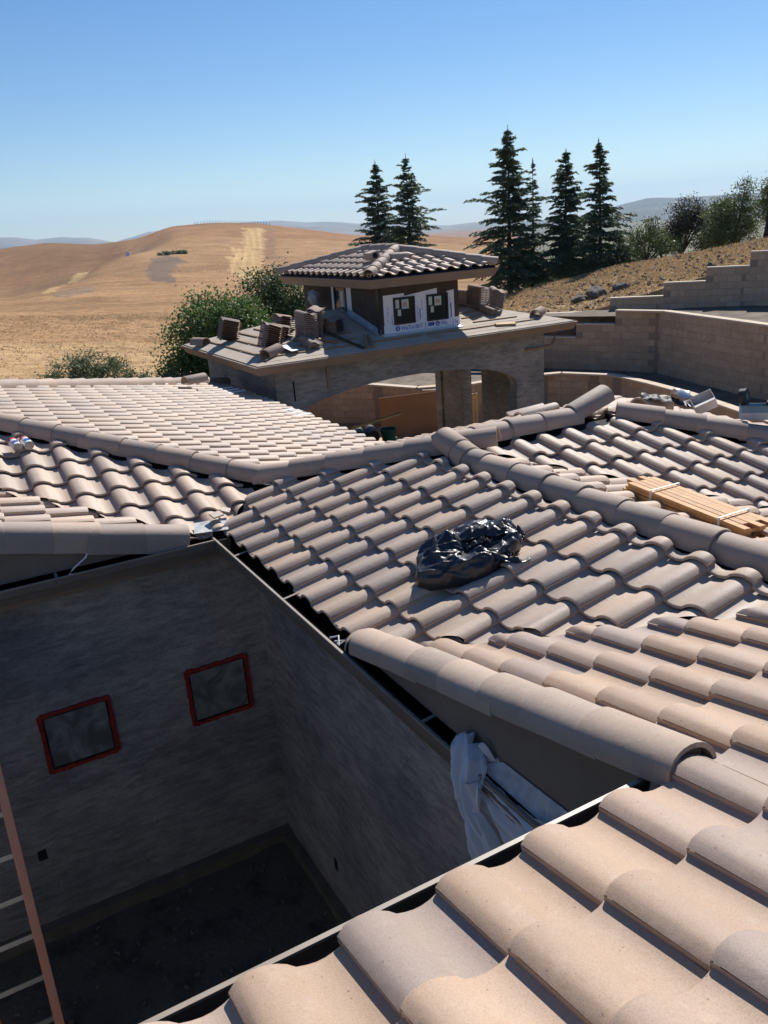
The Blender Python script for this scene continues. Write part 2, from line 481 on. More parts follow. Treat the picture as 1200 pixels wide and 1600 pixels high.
S = 0.262                   # roof pitch
TW, TE, TL = 0.286, 0.326, 0.40
NS = 1 / math.hypot(1, S)

# ------------------------------------------------------------------ roof tile meshes (x across, y up the slope, z out)
def tile_profile():
    pts = []
    n = 8
    for i in range(n + 1):                       # barrel
        t = i / n
        x = 0.168 * t
        ang = PI * (0.19 + 0.81 * t)
        z = 0.014 + 0.046 * math.sin(ang) ** 0.80 if t < 1 else 0.014
        pts.append((x, z))
    for i in range(1, 6):                        # pan
        t = i / 5
        x = 0.168 + 0.126 * t
        z = 0.014 - 0.013 * math.sin(PI * t) if t < 1 else 0.016
        pts.append((x, z))
    pts[0] = (0.0, 0.033)
    return pts

def tile_verts(flip, taper=0.0):
    pr = tile_profile()
    n = len(pr)
    rows = [(0.0, -0.0035), (0.007, 0.0), (TL, 0.0)]
    th = 0.021
    V = []
    for (y, dz) in rows:
        for (x, z) in pr:
            hx = x + (0.006 * (1 - x / 0.06) if (y > .1 and x < 0.06) else 0.0)
            k = y / TL
            V.append((hx, y, z + dz - 0.004 * k))
    F = []; smooth = []
    for r in range(len(rows) - 1):
        for i in range(n - 1):
            a = r * n + i
            F.append((a, a + 1, a + 1 + n, a + n)); smooth.append(True)
    b = len(V)                                    # butt end, lower row
    for (x, z) in pr:
        V.append((x, 0.0005, z - th))
    for i in range(n - 1):
        F.append((i, b + i, b + i + 1, i + 1)); smooth.append(False)
    e = len(V)                                    # free side of the barrel
    V.append((0.003, 0.0, 0.008)); V.append((0.009, TL, 0.002))
    F.append((0, 2 * n, e + 1, e)); smooth.append(False)
    F.append((0, e, b)); smooth.append(False)
    if flip:
        V = [(-x, y, z) for x, y, z in V]
        F = [tuple(reversed(f)) for f in F]
    return V, F, smooth

def tile_mesh(name, flip, mat):
    V, F, sm = tile_verts(flip)
    me = bpy.data.meshes.new(name)
    me.from_pydata(V, [], F)
    me.polygons.foreach_set('use_smooth', sm)
    me.materials.append(mat)
    me.update()
    bm = bmesh.new(); bm.from_mesh(me)
    for ed in bm.edges:
        if len(ed.link_faces) == 2 and (ed.link_faces[0].smooth != ed.link_faces[1].smooth):
            ed.smooth = False
    bm.to_mesh(me); bm.free()
    return me

TILE_R = tile_mesh('roof_tile', False, M['tile'])
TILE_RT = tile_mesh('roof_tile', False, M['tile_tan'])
TILE_L = tile_mesh('roof_tile', True, M['tile'])
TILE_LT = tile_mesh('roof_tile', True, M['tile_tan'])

def cap_mesh(name, r, h, skirt0, skirt1, mat, L=0.43, grow=0.006, seg=12):
    """barrel-shaped ridge or rake tile, butt (larger) end at y=0"""
    V = []; F = []; sm = []
    def arc(rr, hh, y, dz, inner=0.0):
        pts = [(-rr + inner, y, -skirt0 + dz)]
        for i in range(seg + 1):
            t = PI * i / seg
            pts.append((-(rr - inner) * math.cos(t), y, (hh - inner) * math.sin(t) ** 0.9 + dz))
        pts.append((rr - inner, y, -skirt1 + dz))
        return pts
    rows = [arc(r + grow - 0.004, h + grow - 0.004, 0.0, 0), arc(r + grow, h + grow, 0.008, 0), arc(r, h, L, 0)]
    n = seg + 3
    for rw in rows:
        V += rw
    for k in range(2):
        for i in range(n - 1):
            a = k * n + i
            F.append((a, a + n, a + n + 1, a + 1)); sm.append(True)
    b = len(V)
    V += arc(r + grow, h + grow, 0.001, 0, 0.017)
    for i in range(n - 1):
        F.append((i, i + 1, b + i + 1, b + i)); sm.append(False)
    c = len(V)
    V += arc(r, h, L - 0.001, 0, 0.017)
    for i in range(n - 1):
        F.append((2 * n + i, c + i, c + i + 1, 2 * n + i + 1)); sm.append(False)
    for i in range(n - 1):                       # inside skin
        F.append((b + i, b + i + 1, c + i + 1, c + i)); sm.append(True)
    me = bpy.data.meshes.new(name)
    me.from_pydata(V, [], F)
    me.polygons.foreach_set('use_smooth', sm)
    me.materials.append(mat)
    bm = bmesh.new(); bm.from_mesh(me)
    bmesh.ops.recalc_face_normals(bm, faces=bm.faces)
    for ed in bm.edges:
        if len(ed.link_faces) == 2 and (ed.link_faces[0].smooth != ed.link_faces[1].smooth):
            ed.smooth = False
    bm.to_mesh(me); bm.free()
    return me

def place_caps(mesh, p0, p1, parent, name='ridge_tile', step=0.36, lift=0.035, jit=1.0, first_off=0.0, rnd=None, skipfn=None):
    """p0 = lower end, tiles overlap uphill towards p1"""
    rnd = rnd or R
    p0 = Vector(p0); p1 = Vector(p1)
    d = (p1 - p0); L = d.length; d.normalize()
    x = d.cross(Vector((0, 0, 1))).normalized(); z = x.cross(d)
    n = max(1, int(round(L / step)))
    out = []
    for i in range(n):
        if skipfn and skipfn(i, n):
            continue
        m = Matrix((x, d, z)).transposed().to_4x4()
        m.translation = p0 + d * (i * step + first_off) + z * lift
        m = m @ Matrix.Rotation(math.radians(1.6 + rnd.uniform(-.5, .5) * jit) * -1, 4, 'X')
        m = m @ Matrix.Rotation(math.radians(rnd.uniform(-1.4, 1.4) * jit), 4, 'Z')
        m.translation += Vector((rnd.uniform(-.004, .004), rnd.uniform(-.004, .004), rnd.uniform(-.003, .003))) * jit
        out.append(share(name, mesh, parent, m))
    return out

# tile fields: (poly in plan, point on the plane, fall direction) ---------------------------------
CAND = []                    # every tile of the house: (distance, field index, matrix, clipped polygon or None)
def inside(poly, x, y, tol=0.0):
    n = len(poly)
    for i in range(n):
        ax, ay = poly[i]; bx, by = poly[(i + 1) % n]
        L = math.hypot(bx - ax, by - ay)
        if ((bx - ax) * (y - ay) - (by - ay) * (x - ax)) / L < tol:
            return False
    return True

def shrink(poly, d):
    n = len(poly); L = []
    for i in range(n):
        a = Vector(poly[i]); b = Vector(poly[(i + 1) % n]); t = (b - a).normalized()
        nr = Vector((-t.y, t.x)); o = d.get(i, 0.0)
        L.append((a + nr * o, t))
    out = []
    for i in range(n):
        (p, t), (q, u_) = L[i - 1], L[i]
        cr = t.x * u_.y - t.y * u_.x
        k = ((q.x - p.x) * u_.y - (q.y - p.y) * u_.x) / cr
        out.append((p.x + t.x * k, p.y + t.y * k))
    return out

class Field:
    def __init__(s, poly, p, up, parent, mesh_flip, s0=S, col_off=0.0, row_off=0.0, seed=1, skip=None, part_name='roof_slope', tw=TW, te=TE, inset=None, drop=0.06, mat=None):
        """poly: convex plan polygon, counter-clockwise; p: point on the plane; up: horizontal up-slope unit vector"""
        s.mat = mat or M['tile']
        s.poly = poly; s.p = Vector(p) - Vector((0, 0, drop)); s.up = Vector((up[0], up[1], s0)).normalized()
        s.h = Vector((up[0], up[1], 0))
        s.n = Vector((-up[0] * s0, -up[1] * s0, 1)).normalized()
        s.x = s.up.cross(s.n).normalized()
        s.flip = mesh_flip; s.rnd = random.Random(seed); s.s0 = s0; s.tw = tw; s.te = te
        # underlay deck
        V = [tuple(s.pos(x, y) + Vector((0, 0, -0.012))) for x, y in poly]
        n = len(V)
        V2 = [(a, b, c - 0.03) for a, b, c in V]
        F = [tuple(range(n)), tuple(range(2 * n - 1, n - 1, -1))] + [(i, n + i, n + (i + 1) % n, (i + 1) % n) for i in range(n)]
        s.deck = mk(part_name, V + V2, F, M['deck'], parent)
        s.tiles = []
        if inset:
            poly = shrink(poly, inset)
            s.poly = poly
        us = []; vs = []
        for x, y in poly:
            r = s.pos(x, y) - s.p
            us.append(r.dot(s.x)); vs.append(r.dot(s.up))
        sgn = -1 if s.flip else 1
        k0 = int(math.floor((min(us) - col_off) / tw)) - 1; k1 = int(math.ceil((max(us) - col_off) / tw)) + 1
        r0 = int(math.floor((min(vs) - row_off) / te)) - 1; r1 = int(math.ceil((max(vs) - row_off) / te)) + 1
        for k in range(k0, k1 + 1):
            for r in range(r0, r1 + 1):
                if skip and skip(k, r):
                    continue
                u = col_off + k * tw; v = row_off + r * te
                o = s.p + s.x * u + s.up * v
                cs = [o, o + s.x * sgn * tw, o + s.up * TL, o + s.x * sgn * tw + s.up * TL]
                ins = [inside(poly, c.x, c.y, -0.006) for c in cs]
                cen = o + s.x * sgn * tw / 2 + s.up * TE * .5
                if not any(ins) and not inside(poly, cen.x, cen.y):
                    continue
                # tilt so that the butt rides on the tile below
                m = Matrix((s.x, s.up, s.n)).transposed().to_4x4()
                m.translation = o + s.n * 0.036
                j = s.rnd
                m = m @ Matrix.Rotation(math.radians(-5.0 + j.uniform(-.35, .35)), 4, 'X') @ Matrix.Rotation(math.radians(j.uniform(-.5, .5)), 4, 'Z')
                m = m @ Matrix.Rotation(math.radians(j.uniform(-.6, .6)), 4, 'Y')
                m.translation += s.x * j.uniform(-.003, .003) + s.up * j.uniform(-.005, .005)
                if j.random() < .07:
                    m = m @ Matrix.Rotation(math.radians(j.uniform(-1.3, 1.3)), 4, 'Z')
                    m.translation += s.up * j.uniform(-.016, .012)
                s.tiles.append((m, not all(ins)))
    def pos(s, x, y):
        d = Vector((x - s.p.x, y - s.p.y, 0))
        return Vector((x, y, s.p.z + d.dot(s.h) * s.s0))

def clip_mesh(m, flip, poly, mat):
    V, F, sm = tile_verts(flip)
    bm = bmesh.new()
    vs = [bm.verts.new(m @ Vector(v)) for v in V]
    for f, q in zip(F, sm):
        try:
            fc = bm.faces.new([vs[i] for i in f]); fc.smooth = q
        except ValueError:
            pass
    n = len(poly)
    for i in range(n):
        ax, ay = poly[i]; bx, by = poly[(i + 1) % n]
        # only cut by edges the tile crosses
        dmin = 1e9
        L = math.hypot(bx - ax, by - ay)
        for v in bm.verts:
            dmin = min(dmin, ((bx - ax) * (v.co.y - ay) - (by - ay) * (v.co.x - ax)) / L)
        if dmin < -0.03:
            nrm = Vector((by - ay, -(bx - ax), 0)).normalized()
            bmesh.ops.bisect_plane(bm, geom=list(bm.verts) + list(bm.edges) + list(bm.faces), plane_co=(ax, ay, 0), plane_no=nrm, clear_outer=True)
        if not bm.verts:
            break
    inv = m.inverted()
    for v in bm.verts:
        v.co = inv @ v.co
    for ed in bm.edges:
        if len(ed.link_faces) == 2 and (ed.link_faces[0].smooth != ed.link_faces[1].smooth):
            ed.smooth = False
    return bm

def emit_fields(fields, limit):
    """nearest tiles in view become objects of their own, the rest of each slope one mesh"""
    allt = []
    for fi, f in enumerate(fields):
        for (m, cl) in f.tiles:
            c = m @ Vector((0.1, 0.16, 0.03))
            d = c - CAM
            zf = d.dot(fwd)
            vis = zf > 0.3 and abs(d.dot(rt) / zf) < 0.50 and abs(d.dot(upv) / zf) < 0.65
            # apparent size: farther and more glancing tiles show smaller
            area = abs(f.n.dot(d.normalized())) / d.length_squared
            allt.append((-(area) if vis else 1.0, fi, m, cl))
    order = sorted(range(len(allt)), key=lambda i: allt[i][0])
    single = set(i for i in order[:limit] if allt[i][0] < 0)
    rest = {}
    for i, (_, fi, m, cl) in enumerate(allt):
        f = fields[fi]
        if i in single:
            if cl:
                bm = clip_mesh(m, f.flip, f.poly, M['tile'])
                if len(bm.faces) < 3:
                    bm.free(); continue
                me = bpy.data.meshes.new('roof_tile'); bm.to_mesh(me); bm.free(); me.materials.append(f.mat)
                share('roof_tile', me, f.deck, m)
            else:
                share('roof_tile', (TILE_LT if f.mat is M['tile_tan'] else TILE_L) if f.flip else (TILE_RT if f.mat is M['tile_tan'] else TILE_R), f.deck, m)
        else:
            rest.setdefault(fi, []).append((m, cl))
    for fi, lst in rest.items():
        f = fields[fi]
        V0, F0, S0 = tile_verts(f.flip)
        V = []; F = []; SM = []
        for (m, cl) in lst:
            if cl:
                bm = clip_mesh(m, f.flip, f.poly, M['tile'])
                if len(bm.faces) < 3:
                    bm.free(); continue
                bm.verts.index_update()
                b = len(V)
                V += [tuple(m @ v.co) for v in bm.verts]
                for fc in bm.faces:
                    F.append(tuple(b + v.index for v in fc.verts)); SM.append(fc.smooth)
                bm.free()
            else:
                b = len(V)
                V += [tuple(m @ Vector(v)) for v in V0]
                F += [tuple(b + i for i in q) for q in F0]; SM += S0
        o = mk('roof_tile', V, F, f.mat, f.deck)
        o.data.polygons.foreach_set('use_smooth', SM)
        o['kind'] = 'stuff'

# ------------------------------------------------------------------ terrain
DS = [24, 35, 60, 100, 160, 250, 400, 560, 700, 900]
TT = [[-4.521, [-0.12274, -0.10425, -0.07381, -0.04977, -0.03904, -0.03548, -0.03192, -0.02011, 0.01375, 0.01838]], [5.359, [-0.15006, -0.13072, -0.09534, -0.06859, -0.05537, -0.04679, -0.05673, -0.03321, -0.00344, 0.00677]], [8.102, [-0.157, -0.13716, -0.10091, -0.07353, -0.05666, -0.03924, -0.04724, -0.02834, -0.00367, 0.0106]], [10.944, [-0.16383, -0.14353, -0.10506, -0.07711, -0.05919, -0.03404, -0.02056, -0.02655, -0.00391, 0.00402]], [13.479, [-0.1696, -0.14894, -0.10978, -0.07995, -0.06176, -0.03553, -0.01042, -0.0145, 0.0037, 0.00503]], [15.672, [-0.17434, -0.15338, -0.11225, -0.08207, -0.06367, -0.03715, -0.01107, 0.00517, 0.01524, 0.01323]], [18.106, [-0.1793, -0.15655, -0.11493, -0.08442, -0.06582, -0.04042, -0.01269, 0.00643, 0.01658, 0.0132]], [20.992, [-0.18321, -0.16019, -0.11809, -0.08724, -0.06701, -0.0428, -0.01758, 0.00175, 0.01268, 0.00995]], [24.334, [-0.18655, -0.1633, -0.12006, -0.08897, -0.06858, -0.0442, -0.02161, -0.00489, 0.00202, 0.00064]], [27.702, [-0.18921, -0.16583, -0.12237, -0.09039, -0.07138, -0.04689, -0.02561, -0.01299, -0.0088, -0.0102]], [31.493, [-0.18848, -0.16512, -0.1232, -0.09197, -0.07296, -0.04989, -0.03001, -0.01877, -0.01249, -0.01388]], [35.669, [-0.18876, -0.15786, -0.12012, -0.09353, -0.07607, -0.05454, -0.03684, -0.02632, -0.02004, -0.02144]], [38.5, [-0.19011, -0.1555, -0.1202, -0.09518, -0.07921, -0.05985, -0.04216, -0.03234, -0.02677, -0.02816]],
      [41.8, [-0.2, -0.17, -0.154, -0.182, -0.189, -0.177, -0.143, -0.111, -0.089, -0.069]], [70, [-0.2, -0.17, -0.154, -0.182, -0.189, -0.177, -0.143, -0.111, -0.089, -0.069]]]
AZS = np.array([t[0] for t in TT]); TAB = np.array([t[1] for t in TT])
LD = np.log(np.array(DS, float))
HAZ = [33.0, 36.08, 37.32, 39.76, 41.77, 44.13, 47.2, 50.15, 53.0, 62.5, 80]
H28 = [-3.0, -2.6, -2.0, -1.02, -0.98, -0.66, -0.24, 0.14, 0.52, 1.4, 2.0]
H47 = [-4.2, -2.32, -1.76, -1.3, -1.02, -0.56, -0.28, 0.03, 0.42, 1.14, 1.6]
PAZ = [-180, 5, 15, 19, 21, 24, 27, 28.5, 29.5, 33, 38, 38.6, 180]
PDD = [17, 18, 19.5, 23, 27.2, 26.3, 25.7, 25.2, 24.6, 23.8, 24.5, 27.9, 27.9]
cz = CAM.z

def smooth(t):
    t = np.clip(t, 0, 1)
    return t * t * (3 - 2 * t)

def ground_z(x, y):
    """terrain height (arrays)"""
    dx = np.asarray(x, float) - CAM.x; dy = np.asarray(y, float) - CAM.y
    D = np.hypot(dx, dy) + 1e-6
    az = np.degrees(np.arctan2(dx, dy))
    azc = np.clip(az, AZS[0], AZS[-1])
    ld = np.log(np.clip(D, DS[0], DS[-1]))
    # bilinear in (azimuth, log distance)
    i = np.clip(np.searchsorted(AZS, azc) - 1, 0, len(AZS) - 2)
    ta = (azc - AZS[i]) / (AZS[i + 1] - AZS[i])
    j = np.clip(np.searchsorted(LD, ld) - 1, 0, len(LD) - 2)
    tb = (ld - LD[j]) / (LD[j + 1] - LD[j])
    tan = (TAB[i, j] * (1 - ta) * (1 - tb) + TAB[i + 1, j] * ta * (1 - tb) + TAB[i, j + 1] * (1 - ta) * tb + TAB[i + 1, j + 1] * ta * tb)
    z = cz + np.minimum(D, 900) * tan
    h28 = np.interp(az, HAZ, H28); h47 = np.interp(az, HAZ, H47)
    th = np.clip((D - 28) / 19, 0, 1)
    hill = h28 * (1 - th) + h47 * th - np.clip(D - 47, 0, None) * 0.12 - 0.45 * smooth((D - 45.5) / 6)
    w = smooth((az - 33.0) / 3.0) * (1 - smooth((D - 46.5) / 14))
    z = z * (1 - w) + hill * w
    # distant valley floor
    f = smooth((D - 820) / 700)
    z = z * (1 - f) + (-62.0) * f
    # away from the view the knoll simply falls off
    aw = smooth((np.abs(((az - 28 + 180) % 360) - 180) - 60) / 50)
    side = -3.45 - 40 * smooth((D - 26) / 400) - 18.5 * smooth((D - 400) / 800)
    z = z * (1 - aw) + side * aw
    # building pad
    pd = np.interp(az, PAZ, PDD)
    k = smooth((D - pd) / 0.3)
    z = -3.47 * (1 - k) + z * k
    return z

def gz(x, y):
    return float(ground_z(np.array([x]), np.array([y]))[0])

def fbm(x, y, sc, oct=4):
    v = 0; a = 1; t = 0
    for _ in range(oct):
        v += a * mnoise.noise(Vector((x * sc, y * sc, 3.1))); t += a
        a *= 0.5; sc *= 2.03
    return v / t

STR = {"mown1": [[24.9, 204.6], [90.1, 545.2], [93.1, 491.0], [48.5, 296.5], [28.2, 207.3]], "mown2": [[212.3, 572.7], [228.3, 579.5], [152.0, 384.9], [140.4, 384.9]], "mown3": [[138.7, 394.2], [147.4, 374.8], [97.4, 251.3], [68.9, 184.1], [82.4, 238.8]], "dark": [[227.5, 571.7], [234.5, 577.0], [123.3, 298.3], [119.3, 302.5]], "gray": [[84.1, 331.0], [94.2, 348.9], [94.8, 332.5], [89.2, 303.6], [73.1, 267.1], [55.5, 202.2], [51.5, 212.6], [72.2, 292.4]], "smudge": [[25.0, 195.0], [33.2, 210.8], [36.5, 200.7], [32.9, 186.4], [25.4, 172.9]], "path": [[130.6, 589.0], [143.3, 575.6], [133.7, 534.7], [116.4, 513.1]]}

def inpoly(poly, x, y):
    c = False; n = len(poly); j = n - 1
    for i in range(n):
        xi, yi = poly[i]; xj, yj = poly[j]
        if (yi > y) != (yj > y) and x < (xj - xi) * (y - yi) / (yj - yi) + xi:
            c = not c
        j = i
    return c

def build_ground():
    azs = np.concatenate([np.arange(-180, -6, 6.0), np.arange(-6, 64, 0.2), np.arange(64, 181, 6.0)])
    azs = np.unique(np.round(azs, 3)); azs = azs[azs < 179.9]
    rings = list(np.arange(2, 16, 2.0)) + list(np.arange(16, 30, 0.3)) + list(np.exp(np.linspace(math.log(30), math.log(900), 150))) + list(np.exp(np.linspace(math.log(920), math.log(11500), 26)))
    rings = np.array(rings)
    A, D = np.meshgrid(azs, rings)
    X = CAM.x + D * np.sin(np.radians(A)); Y = CAM.y + D * np.cos(np.radians(A))
    Z = ground_z(X.ravel(), Y.ravel()).reshape(X.shape)
    # smooth the far table facets a little along azimuth and distance
    far = (D > 60)
    Zs = Z.copy()
    for _ in range(7):
        P = Zs.copy()
        P[1:-1, 1:-1] = (Zs[1:-1, 1:-1] * 2 + Zs[:-2, 1:-1] + Zs[2:, 1:-1] + Zs[1:-1, :-2] + Zs[1:-1, 2:]) / 6
        Zs = P
    wgt = np.clip((D - 70) / 60, 0, 1)
    Z = Z * (1 - wgt) + Zs * wgt
    nr, na = X.shape
    cols = np.zeros((nr * na, 4)); cols[:, 3] = 1
    Xf, Yf, Zf, Df = X.ravel(), Y.ravel(), Z.ravel(), D.ravel(); Af = A.ravel()
    base = np.zeros((nr * na, 3))
    for idx in range(nr * na):
        x = Xf[idx]; y = Yf[idx]; d = Df[idx]; a = Af[idx]
        if not (-8 < a < 66):
            base[idx] = (0.33, 0.21, 0.11); continue
        n1 = fbm(x, y, 0.012, 3); n2 = fbm(x + 91, y - 40, 0.06, 3)
        b = np.array([0.345, 0.215, 0.115]) * (1 + 0.30 * n1 + 0.20 * n2)
        if d > 330 and a < 14:
            b = b * (1 - .26 * float(smooth(np.array((14 - a) / 2.5))) * min(1, (d - 330) / 60))
        if d > 520:
            b = b * np.array([0.88, 0.82, 0.80])
        if d > 900:
            b = np.array([0.16, 0.15, 0.10]) * (1 + 0.5 * n2) if a > 38 else b
        if d < 60:
            b = np.array([0.42, 0.285, 0.155]) * (1 + 0.22 * n2)
        if 60 <= d < 330:
            n4 = fbm(x * .6 + 11, y * 1.7, .03, 4)
            b = b * (1 - .22 * max(0, min(1, (n4 + .05) * 4)))
        if a > 38.5 and 27 < d < 50:
            b = np.array([0.40, 0.30, 0.185]) * (1 + 0.2 * n2)
        if a > 40 and d > 52:
            b = np.array([0.20, 0.185, 0.115]) * (1 + 0.4 * n1)
        if d > 120 and d < 720:
            px = x + 3 * n2 * (d / 300); py = y + 5 * n1 * (d / 300)
            if inpoly(STR['mown1'], px, py) or inpoly(STR['mown2'], px, py) or inpoly(STR['mown3'], px, py):
                st = 0.5 + 0.5 * math.sin((x * 0.93 - y * 0.36) * 1.9)
                b = np.array([0.49, 0.34, 0.17]) * (0.84 + 0.24 * st + 0.15 * n2)
            elif inpoly(STR['dark'], px, py):
                b = np.array([0.27, 0.165, 0.095])
            elif inpoly(STR['gray'], px, py):
                b = np.array([0.19, 0.14, 0.105]) * (1 + 0.2 * n2)
            elif inpoly(STR['smudge'], px, py):
                b = np.array([0.25, 0.175, 0.115])
            elif inpoly(STR['path'], px, py):
                b = np.array([0.26, 0.175, 0.11])
        base[idx] = b
        # clods and tufts of the rough field
        if d > 110 and d < 800:
            Zf[idx] += min(1.0, (d - 110) / 200) * (1.1 * fbm(x + 300, y, 0.017, 4) + .3 * fbm(x, y + 77, .07, 3))
        if 24 < d < 230 and d > np.interp(a, PAZ, PDD) + 0.4:
            amp = 0.10 if d < 60 else 0.22 * (1 - max(0, d - 110) / 125)
            if 33 < a and d < 47:
                amp = 0.05
            Zf[idx] += amp * (fbm(x, y, 0.35, 3) + 0.4 * fbm(x, y, 1.7, 2)) * (1 if d > 30 else .5)
    V = np.stack([Xf, Yf, Zf], 1)
    V = np.vstack([V, [[CAM.x, CAM.y, -3.47]]])
    base = np.clip(np.vstack([base, [[0.1, 0.08, 0.06]]]), 0.01, 0.9)
    F = []
    for r in range(nr - 1):
        for k in range(na):
            k2 = (k + 1) % na
            F.append((r * na + k, r * na + k2, (r + 1) * na + k2, (r + 1) * na + k))
    c = nr * na
    for k in range(na):
        F.append((c, (k + 1) % na, k))
    F = [tuple(reversed(f)) for f in F]
    m, nt, p = new_mat('dry_grass_hillside')
    at = nd(nt, 'ShaderNodeAttribute', attribute_name='tint')
    tc = nd(nt, 'ShaderNodeTexCoord')
    n1 = nd(nt, 'ShaderNodeTexNoise', i_Scale=0.9, i_Detail=9.0, i_Roughness=0.7)
    nt.links.new(tc.outputs['Object'], n1.inputs['Vector'])
    rp = ramp(nt, [(0.30, (0.50, 0.45, 0.43)), (0.5, (1.0, 1.0, 1.0)), (0.68, (1.30, 1.28, 1.22))])
    nt.links.new(n1.outputs[0], rp.inputs[0])
    n2 = nd(nt, 'ShaderNodeTexNoise', i_Scale=14.0, i_Detail=6.0, i_Roughness=0.7)
    nt.links.new(tc.outputs['Object'], n2.inputs['Vector'])
    rp2 = ramp(nt, [(0.35, (0.74, 0.70, 0.67)), (0.55, (1.05, 1.05, 1.05))])
    nt.links.new(n2.outputs[0], rp2.inputs[0])
    n3 = nd(nt, 'ShaderNodeTexNoise', i_Scale=0.08, i_Detail=10.0, i_Roughness=0.75)
    nt.links.new(tc.outputs['Object'], n3.inputs['Vector'])
    rp3 = ramp(nt, [(0.34, (0.78, 0.75, 0.72)), (0.60, (1.10, 1.10, 1.10))])
    nt.links.new(n3.outputs[0], rp3.inputs[0])
    prev = at.outputs[0]
    for r_ in (rp, rp2, rp3):
        mx = nd(nt, 'ShaderNodeMix', data_type='RGBA', blend_type='MULTIPLY')
        mx.inputs[0].default_value = 1.0
        nt.links.new(prev, mx.inputs[6]); nt.links.new(r_.outputs[0], mx.inputs[7])
        prev = mx.outputs[2]
    nt.links.new(prev, p.inputs['Base Color'])
    p.inputs['Roughness'].default_value = 1.0
    p.inputs['Specular IOR Level'].default_value = 0.05
    b1 = nd(nt, 'ShaderNodeBump', i_Strength=0.9, i_Distance=0.25)
    nt.links.new(n1.outputs[0], b1.inputs['Height'])
    nt.links.new(b1.outputs[0], p.inputs['Normal'])
    o = mk('ground', V.tolist(), F, m, smooth=True)
    ca = o.data.attributes.new('tint', 'FLOAT_COLOR', 'POINT')
    arr = np.ones((len(V), 4)); arr[:, :3] = base
    ca.data.foreach_set('color', arr.ravel())
    o['kind'] = 'structure'
    o['label'] = 'dry golden grass hillside and building pad'
    return o
build_ground()

# far mountain ranges
SK1 = [(-60, 0.02), (-30, .024), (-4.52, 0.0253), (3.24, 0.01677), (6.44, 0.01442), (7.55, 0.0106), (8.85, 0.01169), (10.56, 0.00908), (12.11, 0.00265), (12.89, 0.00572), (13.48, 0.0077), (14.27, 0.0108), (15.67, 0.01256), (18.11, 0.0132), (20.99, 0.01404), (22.66, 0.01353), (24.33, 0.00959), (26.02, 0.00836), (27.7, 0.00436), (29.39, 0.00449), (31.49, -0.00069), (33.59, -0.00449), (35.25, -0.00297), (36.5, -0.00509), (38.55, -0.00883), (41.77, -0.01388), (45.68, -0.0165), (52.99, -0.018), (62.49, -0.018), (90, -.015), (120, -.012)]
SK2 = [(38.0, -0.03), (40.17, -0.0107), (41.77, -0.00441), (43.35, 0.00043), (44.33, 0.00391), (46.06, 0.00966), (47.2, 0.00888), (48.69, 0.00763), (49.79, 0.00687), (51.23, 0.00692), (52.99, 0.00651), (56.36, 0.00205), (62.49, -0.004), (80, -.008), (110, -0.03)]
def mountains(sk, D0, D1, seed, mat):
    azs = np.arange(sk[0][0], sk[-1][0], 0.12)
    nr = 26
    V = []; F = []
    for r in range(nr):
        t = r / (nr - 1)
        for k, a in enumerate(azs):
            D = D0 + (D1 - D0) * t
            peak = cz + D1 * float(np.interp(a, [q[0] for q in sk], [q[1] for q in sk]))
            x = CAM.x + D * math.sin(math.radians(a)); y = CAM.y + D * math.cos(math.radians(a))
            n = mnoise.fractal(Vector((x / 700 + seed, y / 700, 0.3)), 0.9, 2.1, 6)
            e = t ** 0.9
            z = -64 + (peak + 62) * e + (peak + 70) * 0.20 * n * math.sin(PI * min(1, t * 1.0)) + (peak + 60) * 0.03 * mnoise.noise(Vector((x / 150, y / 150, seed)))
            V.append((x, y, z))
    n = len(azs)
    for r in range(nr - 1):
        for k in range(n - 1):
            F.append((r * n + k, r * n + n + k, r * n + n + k + 1, r * n + k + 1))
    b = len(V)
    for k in range(n):                                   # far flank down to the plain
        a = azs[k]; D = D1 + 600
        V.append((CAM.x + D * math.sin(math.radians(a)), CAM.y + D * math.cos(math.radians(a)), -66))
    for k in range(n - 1):
        F.append(((nr - 1) * n + k, b + k, b + k + 1, (nr - 1) * n + k + 1))
    o = mk('mountain_range', V, F, mat, smooth=True)
    o['kind'] = 'structure'
M['mountain'] = noise_mat('dry_mountain', (0.10, 0.10, 0.065), (0.20, 0.16, 0.10), 0.0022, 1.0, 0, c3=(0.30, 0.23, 0.15), detail=9)
M['mountain2'] = noise_mat('wooded_mountain', (0.055, 0.06, 0.035), (0.10, 0.095, 0.06), 0.0025, 1.0, 0, c3=(0.22, 0.18, 0.12), detail=9, mid=0.56)
mountains(SK1, 5600, 9000, 1.0, M['mountain'])
mountains(SK2, 4200, 6200, 5.0, M['mountain2'])

# haze: one closed box, even density
hz = MB().box((-13500, -13500, -68.0), (13500, 13500, 420.0)).build('haze', None)
hm = bpy.data.materials.new('pale_haze'); hm.use_nodes = True
hn = hm.node_tree
for n_ in list(hn.nodes):
    hn.nodes.remove(n_)
ho = hn.nodes.new('ShaderNodeOutputMaterial')
hv = hn.nodes.new('ShaderNodeVolumePrincipled')
hv.inputs['Density'].default_value = 0.00007
hv.inputs['Color'].default_value = (0.46, 0.70, 1.0, 1)
hv.inputs['Anisotropy'].default_value = 0.2
hn.links.new(hv.outputs[0], ho.inputs['Volume'])
hz.data.materials.append(hm)
hz['kind'] = 'stuff'

# ------------------------------------------------------------------ the house
house = root('house', 'large tan stucco house under construction with S-tile hip roofs round a sunken court', 'house')
A_ = 0.609; W_ = 1.78; HX, HY, HZ = W_, 2 * A_ - W_, S * W_
YV, Y1 = -2.49, -4.72
Z1 = S * (YV - Y1)
fields = []
